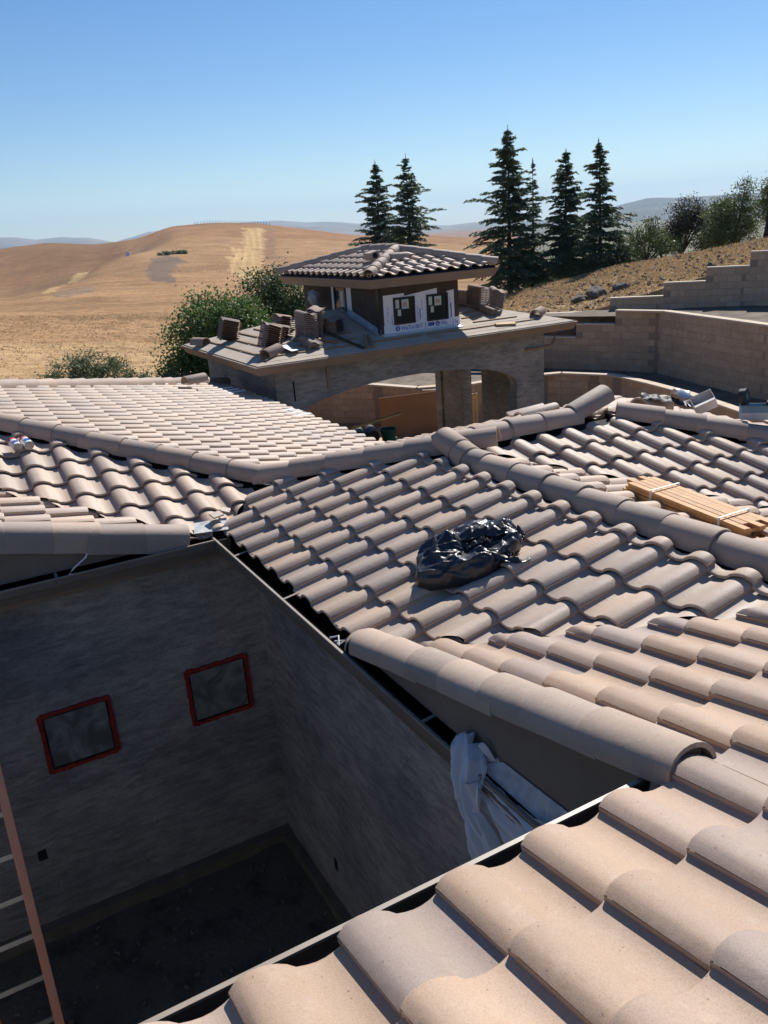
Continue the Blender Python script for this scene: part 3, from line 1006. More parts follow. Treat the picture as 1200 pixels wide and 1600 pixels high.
# near slope (under the camera) and its continuation down to the valley: falls to +Y
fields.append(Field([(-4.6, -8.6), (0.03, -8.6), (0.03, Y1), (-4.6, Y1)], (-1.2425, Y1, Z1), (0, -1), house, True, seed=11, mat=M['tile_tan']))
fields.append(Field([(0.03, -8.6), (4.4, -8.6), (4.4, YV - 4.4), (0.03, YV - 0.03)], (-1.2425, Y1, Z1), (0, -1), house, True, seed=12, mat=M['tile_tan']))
# slope above the long gutter: falls to -X
fields.append(Field([(0.0, 0.0), (0.0, YV), (4.4 - 2.62, YV - 1.78), (W_, HY), (A_, A_)][::1] if False else
                    [(0.0, YV), (W_, YV - W_), (W_, HY), (A_, A_), (0.0, 0.0)], (0, -0.0165 - TW, 0), (1, 0), house, True, seed=13, inset={1: .15, 2: .11}))
# slope above the far court wall: falls to -Y
fields.append(Field([(0.0, 0.0), (A_, A_), (A_ - 3.9, A_ + 3.9), (-4.1, 3.85), (-0.25, 0.0)], (-0.115, 0.0, 0), (0, 1), house, False, seed=14, row_off=0.0, inset={1: .13}))
# small slope on the left: falls to +X
fields.append(Field([(-0.25, 0.02), (-4.1, 3.87), (-5.5, 3.87), (-5.5, 0.02)], (-0.25, 0.03, 0), (-1, 0), house, False, seed=15, col_off=0.02, row_off=.06))
# big sunlit slope on the left: falls to +X
J6 = (3.35, 3.35)
fields.append(Field([(3.35, 3.35), (3.35, 10.0), (-2.72, 3.93), (A_, A_)], (3.35, 3.9, S * A_ - S * (3.35 - A_)), (-1, 0), house, False, seed=16, inset={1: .06, 2: .09}))
# slope beyond the middle ridge: falls to -Y, from ridge to valley
XP = 3.62
fields.append(Field([(W_, HY), (XP + 2.6, HY - 3.9), (XP + 2.6, HY - 2.6), (XP, HY)], (1.80, HY, HZ), (0, 1), house, False, seed=17, row_off=-0.09) if False else
              Field([(W_, HY), (W_ + 4.0, HY - 4.0), (XP + 4.0, HY - 4.0), (XP, HY)], (1.80, HY, HZ), (0, 1), house, False, seed=17, row_off=-0.10, inset={2: .13, 3: .13}))
# sliver behind the long ridge: falls to +X
fields.append(Field([(W_, HY), (W_, HY - 4.0), (W_ + 4.0, HY - 4.0)], (W_, HY, HZ), (-1, 0), house, False, seed=18, row_off=-0.14, inset={0: .09}))
# far side of the short ridge: falls to +Y
fields.append(Field([(XP, HY), (XP + 3.9, HY + 3.9), (3.35, HY + 3.9), (A_, A_), (W_, HY)], (1.9, HY, HZ), (0, -1), house, True, seed=19, row_off=-0.12, inset={3: .06, 4: .06}))
# east side beyond the falling hip: falls to +X
fields.append(Field([(XP, HY), (XP + 4.0, HY - 4.0), (XP + 4.0, HY + 4.0)], (XP, HY, HZ), (-1, 0), house, False, seed=20, row_off=-0.10))
emit_fields(fields, 300)

CAP = cap_mesh('ridge_tile', 0.108, 0.105, 0.03, 0.03, M['cap'])
RAKE2 = cap_mesh('rake_tile', 0.108, 0.090, 0.11, 0.02, M['cap'])
rr = random.Random(3)
# long ridge between the two middle slopes (runs along Y), with a stub turning up to the short ridge
place_caps(CAP, (W_, HY - 4.6, HZ), (W_, HY - 0.28, HZ), house, lift=-0.035, rnd=rr)
for (q, (ox, oy, oz)) in enumerate(((-0.01, -0.42, -.03), (-0.01, -0.27, .01))):
    dq = Vector((.05, .95, .20)).normalized(); xq = dq.cross(Vector((0, 0, 1))).normalized(); zq = xq.cross(dq)
    mq = Matrix((xq, dq, zq)).transposed().to_4x4(); mq.translation = Vector((W_ + ox, HY + oy, HZ + oz)); mq = mq @ Matrix.Diagonal((1.02, .62, 1.02, 1))
    share('ridge_tile', CAP, house, mq)
# hip from the junction to the ridge, short ridge, and hip falling away at the far right
place_caps(CAP, (A_ - 0.05, A_ + 0.05, S * A_), (HX + 0.16, HY - 0.16, HZ + 0.03), house, lift=0.005, rnd=rr)
place_caps(CAP, (HX - 0.06, HY, HZ), (XP - 0.30, HY, HZ), house, lift=0.01, rnd=rr)
dq = Vector((-1, 0, -0.30)).normalized(); xq = dq.cross(Vector((0, 0, 1))).normalized(); zq = xq.cross(dq)
mm = Matrix((xq, dq, zq)).transposed().to_4x4()
mm.translation = Vector((XP - .02, HY + 0.01, HZ + 0.15))
share('ridge_tile', CAP, house, mm)
place_caps(CAP, (XP + 4.1, HY - 4.1, HZ - 4.1 * S), (XP + 0.05, HY - 0.05, HZ - .05 * S), house, lift=0.01, rnd=rr)
# hip of the big sunlit slope and its far hip
place_caps(CAP, (A_ + 0.02, A_ - 0.02, S * A_ - .0), (A_ - 3.33, A_ + 3.33, S * (A_ + 3.33)), house, lift=0.005, rnd=rr)
place_caps(CAP, (3.42, 10.07, -0.56), (-2.72, 3.93, S * 3.93 - 0.02), house, lift=0.0, rnd=rr)
share('ridge_tile', CAP, house, Matrix.Translation((2.0, 7.95, -0.10)) @ Matrix.Rotation(math.radians(-70), 4, 'Z'))
# rakes
place_caps(RAKE2, (0.01, YV + 0.06, 0.035), (-0.01, Y1 + 0.13, Z1 - 0.01), house, name='rake_tile', lift=-0.036, rnd=rr, step=0.32)
yp = YV + .06 - 2.325 * NS
zp = 0.035 + 2.325 * S * NS - 0.050
hd_ = [(-.01 - .088 * math.cos(PI * k / 12), zp + .060 * math.sin(PI * k / 12)) for k in range(13)] + [(.10, zp - .06), (-.122, zp - .09)]
tri_wall('mortar', [(x_, yp, z_) for x_, z_ in hd_], (0, .03, 0), M['cap'], house) if False else None
place_caps(RAKE2, (-0.30, 0.02, 0.05), (-5.3, 0.02, 0.05 + 5.0 * S), house, name='rake_tile', lift=-0.05, rnd=rr, step=0.335)
# bullnose over the low end of the front rake
bn = MB()
def dome(c, r, h, ydir):
    V = []; F = []
    n, k = 12, 5
    for i in range(k + 1):
        t = i / k * PI / 2
        for j in range(n + 1):
            a = PI * j / n
            V.append((c[0] - r * math.cos(a) * math.cos(t), c[1] + ydir * r * math.sin(t) * 0.8, c[2] + h * math.sin(a) * math.cos(t)))
    for i in range(k):
        for j in range(n):
            a = i * (n + 1) + j
            F.append((a, a + 1, a + n + 2, a + n + 1))
    return V, F
V_, F_ = dome((0.0, YV + 0.07, -0.01), 0.117, 0.096, 1)
mk('rake_end_tile', V_, F_, M['cap'], house, smooth=True)

# walls of the court (with thickness) --------------------------------------------------------------
FL = -3.47
WX = 0.33
def wall(name, a, b, mat=M['stucco'], parent=house):
    o = MB().box(a, b).build(name, mat, parent)
    return o
wall('court_wall', (-5.6, WX, FL - .3), (WX, WX + 0.25, -0.22))
wall('court_wall', (WX, Y1 - 0.5, FL - .3), (WX + 0.25, WX + 0.25, -0.22))
wall('court_wall', (-5.9, Y1 - 0.55, FL - .3), (WX, Y1 - 0.3, Z1 - 0.16))
wall('court_wall', (-5.9, Y1 - 0.3, FL - .3), (-5.6, WX, 0.6))
# footing along the base
MB().box((-5.6, WX - 0.10, FL), (WX - 0.003, WX - 0.003, FL + 0.16)).build('footing', M['concrete'], house)
MB().box((WX - 0.09, Y1 - .3, FL), (WX - 0.004, WX - 0.11, FL + 0.14)).build('footing', M['concrete'], house)
# outer walls under the far eaves
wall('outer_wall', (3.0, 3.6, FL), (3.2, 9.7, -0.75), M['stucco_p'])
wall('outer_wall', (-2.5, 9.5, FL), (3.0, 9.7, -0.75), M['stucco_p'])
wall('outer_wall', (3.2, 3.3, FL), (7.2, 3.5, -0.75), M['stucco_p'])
# court floor
def rough_sheet(name, x0, x1, y0, y1, z, nx, ny, amp, mat, sc=2.0):
    V = []; F = []
    for j in range(ny + 1):
        for i in range(nx + 1):
            x = x0 + (x1 - x0) * i / nx; y = y0 + (y1 - y0) * j / ny
            V.append((x, y, z + amp * fbm(x, y, sc, 4)))
    for j in range(ny):
        for i in range(nx):
            a = j * (nx + 1) + i
            F.append((a, a + 1, a + nx + 2, a + nx + 1))
    o = mk(name, V, F, mat, smooth=True)
    return o
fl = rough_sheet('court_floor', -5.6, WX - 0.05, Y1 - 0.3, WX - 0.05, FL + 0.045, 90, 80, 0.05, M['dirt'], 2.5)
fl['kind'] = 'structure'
cl = MB()
rc = random.Random(5)
for _ in range(420):
    x = rc.uniform(-3.2, 0.2); y = rc.uniform(-4.0, 0.2); s_ = rc.uniform(.006, .022)
    m_ = Matrix.Translation((x, y, FL + 0.06)) @ Matrix.Rotation(rc.uniform(0, 3), 4, (rc.random(), rc.random(), rc.random() + .1))
    cl.box((-s_, -s_ * .7, -s_ * .5), (s_, s_ * .7, s_ * .5), m_)
o = cl.build('rubble', M['concrete']); o['kind'] = 'stuff'; o['label'] = 'small stones and mortar crumbs on the dark court floor'

# square windows with red flashing tape ---------------------------------------------------------
def red_window(x0, x1, z0, z1, label, sd):
    r = random.Random(sd)
    y = WX
    fr = MB()
    w = 0.032
    def strip(p, q, ww):
        n = 9
        for i in range(n):
            a = Vector(p).lerp(Vector(q), i / n); b = Vector(p).lerp(Vector(q), (i + 1) / n)
            fr.beam(a + Vector((r.uniform(-.005, .005), 0, r.uniform(-.005, .005))), b + Vector((r.uniform(-.005, .005), 0, r.uniform(-.005, .005))), 0.014 + r.uniform(0, .006), ww + r.uniform(-.007, .012))
    strip((x0, y - 0.012, z0), (x1, y - 0.012, z0), w); strip((x0, y - 0.012, z1), (x1, y - 0.012, z1), w)
    for xx in (x0, x1):
        n = 9
        for i in range(n):
            za = z0 + (z1 - z0) * i / n; zb = z0 + (z1 - z0) * (i + 1) / n
            ww = w + r.uniform(-.004, .012)
            fr.box((xx - ww / 2, y - 0.022, za - .003), (xx + ww / 2, y - 0.004, zb + .003))
    win = fr.build('window', M['redtape'], house)
    win['label'] = label
    MB().box((x0 + .012, y - 0.006, z0 + .012), (x1 - .012, y + 0.004, z1 - .012)).build('pane', M['filmglass'], win)
    sh = MB()
    sh.box((x0 + .014, y - .011, z0 + .014), (x1 - .014, y - .0065, z0 + .03)); sh.box((x0 + .014, y - .011, z1 - .03), (x1 - .014, y - .0065, z1 - .014))
    sh.box((x0 + .014, y - .0105, z0 + .03), (x0 + .03, y - .0065, z1 - .03)); sh.box((x1 - .03, y - .0105, z0 + .03), (x1 - .014, y - .0065, z1 - .03))
    sh.build('sash', M['frame'], win)
    return win
red_window(-1.645, -1.095, -1.865, -1.34, 'left square window with red tape round its edge', 1)
red_window(-0.425, 0.125, -1.875, -1.345, 'right square window with red tape round its edge', 2)
# small electrical box openings
for (bx, bz) in ((-1.86, -2.62),):
    MB().box((bx - .035, WX - 0.004, bz - .05), (bx + .035, WX + .01, bz + .05)).build('outlet_hole', M['blackgap'], house)
MB().box((WX - .004, -0.86, -3.0), (WX + .01, -0.80, -2.88)).build('outlet_hole', M['blackgap'], house)

# gutters -------------------------------------------------------------------------------------------
def gutter(p, q, side, parent, name='gutter', w=0.12, h=0.115, z=-0.045, straps=True, seed=1, zin=M['gutter_in']):
    """p,q = ends of the back (eave) line at roof edge; side = outward unit vector"""
    p = Vector(p); q = Vector(q); sd = Vector(side)
    d = (q - p).normalized()
    prof = [(0.0, 0.02), (0.0, -h), (w * 0.8, -h), (w * 0.92, -h * 0.6), (w, -h * 0.45), (w, 0.0)]
    t = 0.004
    V = []; F = []
    ring = prof + [(x - t if i > 2 else x, zz + t) for i, (x, zz) in reversed(list(enumerate(prof)))]
    for e in (p, q):
        for (x, zz) in ring:
            V.append(tuple(e + sd * x + Vector((0, 0, z + zz))))
    n = len(ring)
    for i in range(n):
        F.append((i, (i + 1) % n, n + (i + 1) % n, n + i))
    F.append(tuple(range(n))); F.append(tuple(reversed(range(n, 2 * n))))
    g = mk(name, V, F, M['gutter'], parent)
    bm = bmesh.new(); bm.from_mesh(g.data); bmesh.ops.recalc_face_normals(bm, faces=bm.faces); bm.to_mesh(g.data); bm.free()
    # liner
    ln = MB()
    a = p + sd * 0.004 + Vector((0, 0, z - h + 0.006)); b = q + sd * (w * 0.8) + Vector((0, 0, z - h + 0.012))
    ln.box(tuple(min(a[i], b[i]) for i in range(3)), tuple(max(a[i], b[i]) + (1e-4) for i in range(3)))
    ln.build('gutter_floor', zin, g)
    lp = MB()
    lp.beam(p + sd * (w - 0.003) + Vector((0, 0, z + 0.006)), q + sd * (w - 0.003) + Vector((0, 0, z + 0.006)), 0.016, 0.010)
    lp.build('gutter_lip', M['lip'], g)
    if straps:
        r = random.Random(seed)
        L = (q - p).length; n = int(L / 0.95)
        for i in range(n):
            c = p + d * (0.45 + i * 0.95 + r.uniform(-.1, .1))
            sb = MB(); sb.beam(c + Vector((0, 0, z + 0.022)), c + sd * (w - .01) + Vector((0, 0, z + 0.006)), 0.022, 0.004)
            sb.build('gutter_strap', M['lip'], g)
    return g
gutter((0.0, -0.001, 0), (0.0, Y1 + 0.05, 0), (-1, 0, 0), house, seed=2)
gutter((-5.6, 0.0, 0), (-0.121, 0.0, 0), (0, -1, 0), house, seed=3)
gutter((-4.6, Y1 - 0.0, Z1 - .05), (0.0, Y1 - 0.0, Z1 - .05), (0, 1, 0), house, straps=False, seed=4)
# corner piece joining the two gutters
MB().box((-0.12, -0.12, -0.16), (-0.0, -0.116, -0.045)).build('gutter_corner', M['gutter'], house)
MB().beam((-0.12, -0.117, -0.039), (-0.0, -0.117, -0.039), 0.016, 0.010).build('gutter_corner_lip', M['lip'], house) if False else None
# soffits / fascia under the gutters
MB().box((-5.6, 0.006, -0.24), (WX + .1, WX + 0.1, -0.165)).build('soffit', M['fascia'], house)
MB().box((0.006, Y1 - .2, -0.24), (WX + .1, 0.0, -0.165)).build('soffit', M['fascia'], house)
MB().box((-4.6, Y1 - 0.5, Z1 - 0.28), (0.08, Y1 - 0.006, Z1 - 0.22)).build('soffit', M['fascia'], house)
# rake walls: stucco triangles under the rake tiles
def tri_wall(name, pts, thick, mat, parent):
    n = len(pts); t = Vector(thick)
    V = [tuple(Vector(p)) for p in pts] + [tuple(Vector(p) + t) for p in pts]
    F = [tuple(range(n)), tuple(reversed(range(n, 2 * n)))] + [(i, (i + 1) % n, n + (i + 1) % n, n + i) for i in range(n)]
    o = mk(name, V, F, mat, parent)
    bm = bmesh.new(); bm.from_mesh(o.data); bmesh.ops.recalc_face_normals(bm, faces=bm.faces); bm.to_mesh(o.data); bm.free()
    return o
tri_wall('rake_wall', [(-0.04, YV + 0.12, -0.02), (-0.04, Y1 - 0.02, -0.02), (-0.04, Y1 - 0.02, Z1 - 0.02), (-0.04, YV + 0.1, 0.0)], (0.10, 0, 0), M['rakewall'], house)
tri_wall('rake_wall', [(-0.20, -0.03, -0.02), (-5.5, -0.03, -0.02), (-5.5, -0.03, 5.25 * S - .07), (-0.22, -0.03, -0.02)], (0, 0.10, 0), M['rakewall'], house)
tri_wall('mortar', [(x_, yp, z_) for x_, z_ in hd_], (0, .03, 0), M['mortar'], house)
# sheet-metal flashing at the foot of the front rake wall, and a dark gap piece
tri_wall('flashing', [(-0.045, YV - 1.15, -.02), (-0.045, YV - 1.3, 0.045), (-0.045, Y1 + .02, 0.085), (-0.10, Y1 + .02, -0.035), (-0.085, YV - 1.15, -0.035)], (-0.003, 0, 0.003), M['flash'], house)
tri_wall('flashing', [(-0.25, 0.0, 0.01), (0.02, -0.05, 0.0), (0.06, 0.10, 0.05), (-0.2, 0.14, 0.05)], (0, 0, 0.004), M['flash'], house)

# wire tie at the corner of the left gutter
MB().tube([(-1.05, -0.06, 0.20), (-1.06, -0.075, 0.12), (-1.10, -0.09, 0.06), (-1.20, -0.10, 0.0), (-1.24, -0.12, -0.03), (-1.17, -0.11, -0.05)], 0.006, 6).build('wire', M['strap'], house)
MB().tube([(-0.10, -2.18, -0.03), (-0.07, -2.24, 0.0), (-0.10, -2.30, -0.03), (-0.05, -2.28, -0.02), (-0.09, -2.22, -0.04)], 0.005, 6).build('wire', M['strap'], house)

# pale plastic strips left between the tiles of the sunlit slope
for (x, y) in ((3.02, 8.35), (3.14, 5.75)):
    z = S * A_ - S * (x - A_) + 0.05
    for k in range(3):
        bb = MB(); bb.box((x - .30 + .03 * k, y + .18 - k * 0.26, z - .0 + .01), (x + .03 + .03 * k, y + .30 - k * 0.26, z + 0.013),)
        o = bb.build('tile_tape', M['white'], house)
        o.data.transform(Matrix.Translation((0, 0, 0)))
        o['label'] = 'pale strip of tape on the sunlit slope'

# ------------------------------------------------------------------ retaining walls of split block
BH, BL, BT = 0.2, 0.405, 0.2
def block_mesh():
    bm = bmesh.new()
    bmesh.ops.create_cube(bm, size=1.0)
    for v in bm.verts:
        v.co = Vector((v.co.x * (BL - 0.006), v.co.y * BT, v.co.z * (BH - 0.006)))
    bmesh.ops.bevel(bm, geom=list(bm.edges), offset=0.006, segments=1, affect='EDGES')
    me = bpy.data.meshes.new('block'); bm.to_mesh(me); bm.free(); me.materials.append(M['block'])
    return me
BLOCK = block_mesh()

def resample(path, step):
    pts = [Vector(p) for p in path]
    out = [pts[0].copy()]; i = 0; cur = pts[0].copy()
    segs = [(pts[k], pts[k + 1]) for k in range(len(pts) - 1)]
    L = [0]
    for a, b in segs:
        L.append(L[-1] + (b - a).length)
    def at(s):
        for k in range(len(segs)):
            if s <= L[k + 1] + 1e-9:
                return segs[k][0].lerp(segs[k][1], (s - L[k]) / (L[k + 1] - L[k]))
        return segs[-1][1].copy()
    return at, L[-1]

def block_wall(name, label, path, z0, top_fn, parent=None, seed=1, capw=0.26):
    """path: plan points of the face line; top_fn(s) -> top height at arc length s"""
    r = random.Random(seed)
    w = root(name, label, 'retaining wall', (path[0][0], path[0][1], z0))
    off = Vector((path[0][0], path[0][1], z0))
    at, L = resample([(x, y, 0) for x, y in path], BL)
    n = int(L / BL)
    runs = []
    core = MB()
    for i in range(n):
        s = (i + .5) * BL
        top = top_fn(s)
        nc = int(round((top - z0) / BH))
        for c in range(nc):
            so = s + (BL / 2 if c % 2 else 0)
            if so > L:
                continue
            if c % 2 and top_fn(min(L, so + BL * .4)) < z0 + (c + 1) * BH - 0.05:
                so = s
            p = at(so); q = at(min(L, so + 0.05)); d = (q - at(max(0, so - 0.05))); ang = math.atan2(d.y, d.x)
            m = Matrix.Translation(Vector((p.x, p.y, z0 + (c + .5) * BH)) - off) @ Matrix.Rotation(ang, 4, 'Z')
            m = m @ Matrix.Translation((r.uniform(-.001, .001), r.uniform(-.003, .003), r.uniform(-.001, .001)))
            share('block', BLOCK, w, m)
        runs.append((i * BL, (i + 1) * BL, z0 + nc * BH))
    # mortar core just behind the faces
    for (a, b, t) in runs:
        pa, pb = at(a), at(b)
        core.beam(Vector((pa.x, pa.y, (z0 + t) / 2)) - off, Vector((pb.x, pb.y, (z0 + t) / 2)) - off, BT - 0.012, t - z0 - .002)
    core.build('mortar', M['mortar'], w)
    # caps: one per level run, slightly overhanging
    i = 0
    while i < len(runs):
        j = i
        while j + 1 < len(runs) and abs(runs[j + 1][2] - runs[i][2]) < 0.01:
            j += 1
        k = i
        while k <= j:
            k2 = min(k + 3, j)
            pa = at(runs[k][0] + .003); pb = at(runs[k2][1] - .003)
            cb = MB(); t = runs[i][2]
            cb.beam(Vector((pa.x, pa.y, t + .028)) - off, Vector((pb.x, pb.y, t + .028)) - off, capw, 0.052)
            bevel(cb.build('wall_cap', M['blockcap'], w), 0.006)
            k = k2 + 1
        i = j + 1
    return w

def levels(tab):
    """tab: list of (arc length start, top)"""
    def f(s):
        t = tab[0][1]
        for a, z in tab:
            if s >= a - 1e-6:
                t = z
        return t
    return f
# lower wall: in front of the first terrace, bending round the court
LOWP = [(6.9, 19.6), (8.4, 17.6), (9.95, 15.5), (10.55, 13.95), (10.95, 13.55), (14.3, 13.35), (15.2, 12.0), (15.45, 11.2), (14.75, 8.0), (13.7, 5.0), (12.2, 1.4)]
block_wall('low_retaining_wall', 'low tan block wall with pale cap curving behind the house ridge', LOWP, -3.5, lambda s: -2.3 - 0.05, seed=3)
# middle wall
MIDP = [(13.0, 18.9), (15.455, 14.53), (17.09, 11.42), (15.93, 6.74), (14.5, 2.4)]
def seglen(P, k):
    return sum(math.hypot(P[i + 1][0] - P[i][0], P[i + 1][1] - P[i][1]) for i in range(k))
m1 = seglen(MIDP, 1)
block_wall('middle_retaining_wall', 'tall tan block retaining wall with a stepped left end, between the two terraces', MIDP, -2.45,
           levels([(0, -1.85), (2.4, -1.65), (m1 - 1.2, -1.45), (m1 + 1.06, -1.05), (m1 + 2.16, -0.65)]), seed=4)
# upper wall, stepping up the slope
UPP = [(15.3, 16.2), (16.08, 15.34), (17.49, 14.09), (18.70, 12.86), (19.55, 11.90), (20.32, 10.98), (21.1, 9.9), (21.9, 8.2), (22.2, 6.0)]
u = [seglen(UPP, k) for k in range(len(UPP))]
block_wall('upper_retaining_wall', 'tan block wall climbing in steps along the foot of the straw slope', UPP, -1.46,
           levels([(0, -0.86), (u[2], -0.46), (u[3], -0.06), (u[4], 0.34), (u[5], 0.74)]), seed=5)

def terrace(name, poly_a, poly_b, z, label, n=60, m_=12, amp=0.06):
    """strip of soil between two paths"""
    fa, La = resample([(x, y, 0) for x, y in poly_a], 1); fb, Lb = resample([(x, y, 0) for x, y in poly_b], 1)
    V = []; F = []
    for i in range(n + 1):
        a = fa(La * i / n); b = fb(Lb * i / n)
        for k in range(m_ + 1):
            p = a.lerp(b, k / m_)
            V.append((p.x, p.y, z + amp * fbm(p.x, p.y, 1.3, 4)))
    for i in range(n):
        for k in range(m_):
            q = i * (m_ + 1) + k
            F.append((q, q + 1, q + m_ + 2, q + m_ + 1))
    o = mk(name, V, F, M['terrace'], smooth=True)
    bm = bmesh.new(); bm.from_mesh(o.data); bmesh.ops.recalc_face_normals(bm, faces=bm.faces)
    if sum(f.normal.z for f in bm.faces) < 0:
        bmesh.ops.reverse_faces(bm, faces=bm.faces)
    bm.to_mesh(o.data); bm.free()
    o['kind'] = 'structure'; o['label'] = label
    return o
M['terrace'] = noise_mat('terrace_soil', (0.09, 0.07, 0.055), (0.16, 0.13, 0.10), 2.2, 1.0, 0.9, 14, 10, c3=(0.24, 0.2, 0.16))
def shift(P, dx, dy):
    return [(x + dx, y + dy) for x, y in P]
terrace('terrace_soil', [(9.05, 18.25), (10.6, 14.0), (10.95, 13.6), (14.3, 13.42), (15.25, 12.05), (15.52, 11.2), (14.82, 8.0), (13.77, 5.0), (12.25, 1.4)],
        [(12.8, 19.2), (14.6, 16.2), (15.4, 14.5), (16.2, 13.1), (17.03, 11.4), (17.06, 11.0), (15.87, 6.74), (15.2, 4.7), (14.45, 2.4)], -2.42, 'dark soil of the lower terrace between the block walls')
terrace('terrace_soil', [(13.05, 18.95), (14.3, 16.8), (15.5, 14.58), (16.3, 13.1), (17.14, 11.45), (17.18, 11.0), (16.0, 6.74), (15.2, 4.6), (14.55, 2.4)],
        [(15.2, 16.3), (16.0, 15.3), (17.44, 14.05), (18.64, 12.82), (19.5, 11.86), (20.28, 10.92), (21.0, 9.9), (21.8, 8.2), (22.1, 6.0)], -0.80, 'soil of the upper terrace')

# ------------------------------------------------------------------ pavilion
pav = root('pavilion', 'grey stucco pavilion with a wide arch, low felted roof and a small tiled cupola', 'building')
PX0, PX1, PY0, PY1, PZ = 3.25, 10.55, 7.66, 12.2, 0.04
WX0, WX1, WY0, WY1 = 3.68, 9.98, 8.0, 11.98
def outline_prism(name, outline, y0, y1, mat, parent):
    """outline in (x,z), extruded along y"""
    n = len(outline)
    bm = bmesh.new()
    a = [bm.verts.new((x, y0, z)) for x, z in outline]; b = [bm.verts.new((x, y1, z)) for x, z in outline]
    f1 = bm.faces.new(a); f2 = bm.faces.new(list(reversed(b)))
    for i in range(n):
        bm.faces.new((a[i], b[i], b[(i + 1) % n], a[(i + 1) % n]))
    bmesh.ops.triangulate(bm, faces=[f1, f2])
    bmesh.ops.recalc_face_normals(bm, faces=bm.faces)
    return from_bm(name, bm, mat, parent)
def arch_outline(x0, x1, zt, zb, ax0, ax1, zs, rise, n=28):
    pts = [(x0, zb), (x0, zt), (x1, zt), (x1, zb), (ax1, zb), (ax1, zs)]
    c = (ax0 + ax1) / 2; hw = (ax1 - ax0) / 2
    for i in range(1, n):
        t = PI * i / n
        # flattened elliptical arch
        x = c + hw * math.cos(t)
        pts.append((x, zs + rise * (math.sin(t) ** 0.9)))
    pts += [(ax0, zs), (ax0, zb)]
    return pts
def arch_wall(name, x0, x1, zt, zb, ax0, ax1, zs, rise, y0, y1, mat, parent, n=30):
    c = (ax0 + ax1) / 2; hw = (ax1 - ax0) / 2
    low = [(x0, zb), (ax0, zb)]
    low += [(c - hw * math.cos(PI * i / n), zs + rise * math.sin(PI * i / n) ** 0.9) for i in range(n + 1)]
    low += [(ax1, zb), (x1, zb)]
    V = []; F = []
    for y in (y0, y1):
        for (x, z) in low:
            V.append((x, y, z)); V.append((x, y, zt))
    m_ = len(low)
    for k in range(m_ - 1):
        a = 2 * k; b = a + 2; o_ = 2 * m_
        if abs(low[k][0] - low[k + 1][0]) > 1e-6:
            F.append((a, b, b + 1, a + 1)); F.append((o_ + b, o_ + a, o_ + a + 1, o_ + b + 1))
            F.append((a + 1, b + 1, o_ + b + 1, o_ + a + 1))
        F.append((b, a, o_ + a, o_ + b))
    F.append((0, 1, 2 * m_ + 1, 2 * m_)); e = 2 * m_ - 2
    F.append((e + 1, e, 2 * m_ + e, 2 * m_ + e + 1))
    o = mk(name, V, F, mat, parent)
    bm = bmesh.new(); bm.from_mesh(o.data); bmesh.ops.recalc_face_normals(bm, faces=bm.faces); bm.to_mesh(o.data); bm.free()
    return o
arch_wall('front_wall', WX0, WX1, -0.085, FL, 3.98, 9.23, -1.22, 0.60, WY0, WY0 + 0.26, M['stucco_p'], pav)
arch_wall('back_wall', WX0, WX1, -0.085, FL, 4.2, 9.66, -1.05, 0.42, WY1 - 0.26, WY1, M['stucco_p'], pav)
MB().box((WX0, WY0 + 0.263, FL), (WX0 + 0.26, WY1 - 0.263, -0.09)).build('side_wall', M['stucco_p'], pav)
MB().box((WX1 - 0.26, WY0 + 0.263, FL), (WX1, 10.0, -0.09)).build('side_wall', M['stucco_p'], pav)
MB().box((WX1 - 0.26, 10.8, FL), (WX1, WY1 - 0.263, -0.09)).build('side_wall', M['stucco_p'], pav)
MB().box((WX1 - 0.257, 10.003, -1.05), (WX1 - .003, 10.797, -0.09)).build('lintel', M['stucco_p'], pav)
# crack line and downpipe stubs on the front
MB().box((4.72, WY0 - 0.03, -0.62), (4.79, WY0 - 0.002, -0.20)).build('pipe_stub', M['plank'], pav).data.materials[0] = M['fascia']
MB().tube([(9.45, WY0 - .03, -0.48), (9.95, WY0 - .05, -0.48), (10.12, WY0 - .06, -0.46), (10.2, WY0 - 0.07, -0.40), (10.2, WY0 - .1, -0.12)], 0.03, 8).build('downpipe', M['fascia'], pav)
MB().box((4.02, WY0 - 0.006, -0.75), (4.05, WY0 - 0.001, -0.38)).build('control_joint', M['blackgap'], pav)

def hip_planes(x0, x1, y0, y1, z, inner, mat, parent, th=0.05):
    """four sloping deck panels round an inner rectangle (ix0, ix1, iy0, iy1)"""
    ix0, ix1, iy0, iy1 = inner
    zi = lambda d: z + S * d
    quads = {'south': [(x0, y0, z), (x1, y0, z), (ix1, iy0, zi(iy0 - y0)), (ix0, iy0, zi(iy0 - y0))]}
    return quads
inset = 1.05
def slope_panel(name, pts, mat, parent):
    V = [Vector(p) for p in pts]
    n = len(V)
    V2 = [v - Vector((0, 0, 0.06)) for v in V]
    F = [tuple(range(n)), tuple(reversed(range(n, 2 * n)))] + [(i, n + i, n + (i + 1) % n, (i + 1) % n) for i in range(n)]
    return mk(name, V + V2, F, mat, parent)
mx_ = (PY1 - PY0) / 2
rz_ = PZ + S * mx_
rA = (PX0 + mx_, PY0 + mx_, rz_); rB = (PX1 - mx_, PY0 + mx_, rz_)
slope_panel('roof_slope', [(PX0, PY0, PZ), (PX1, PY0, PZ), rB, rA], M['paper'], pav)
slope_panel('roof_slope', [(PX0, PY1, PZ), (PX0, PY0, PZ), rA], M['paper'], pav)
slope_panel('roof_slope', [(PX1, PY0, PZ), (PX1, PY1, PZ), rB], M['paper'], pav)
slope_panel('roof_slope', [(PX1, PY1, PZ), (PX0, PY1, PZ), rA, rB], M['paper'], pav)
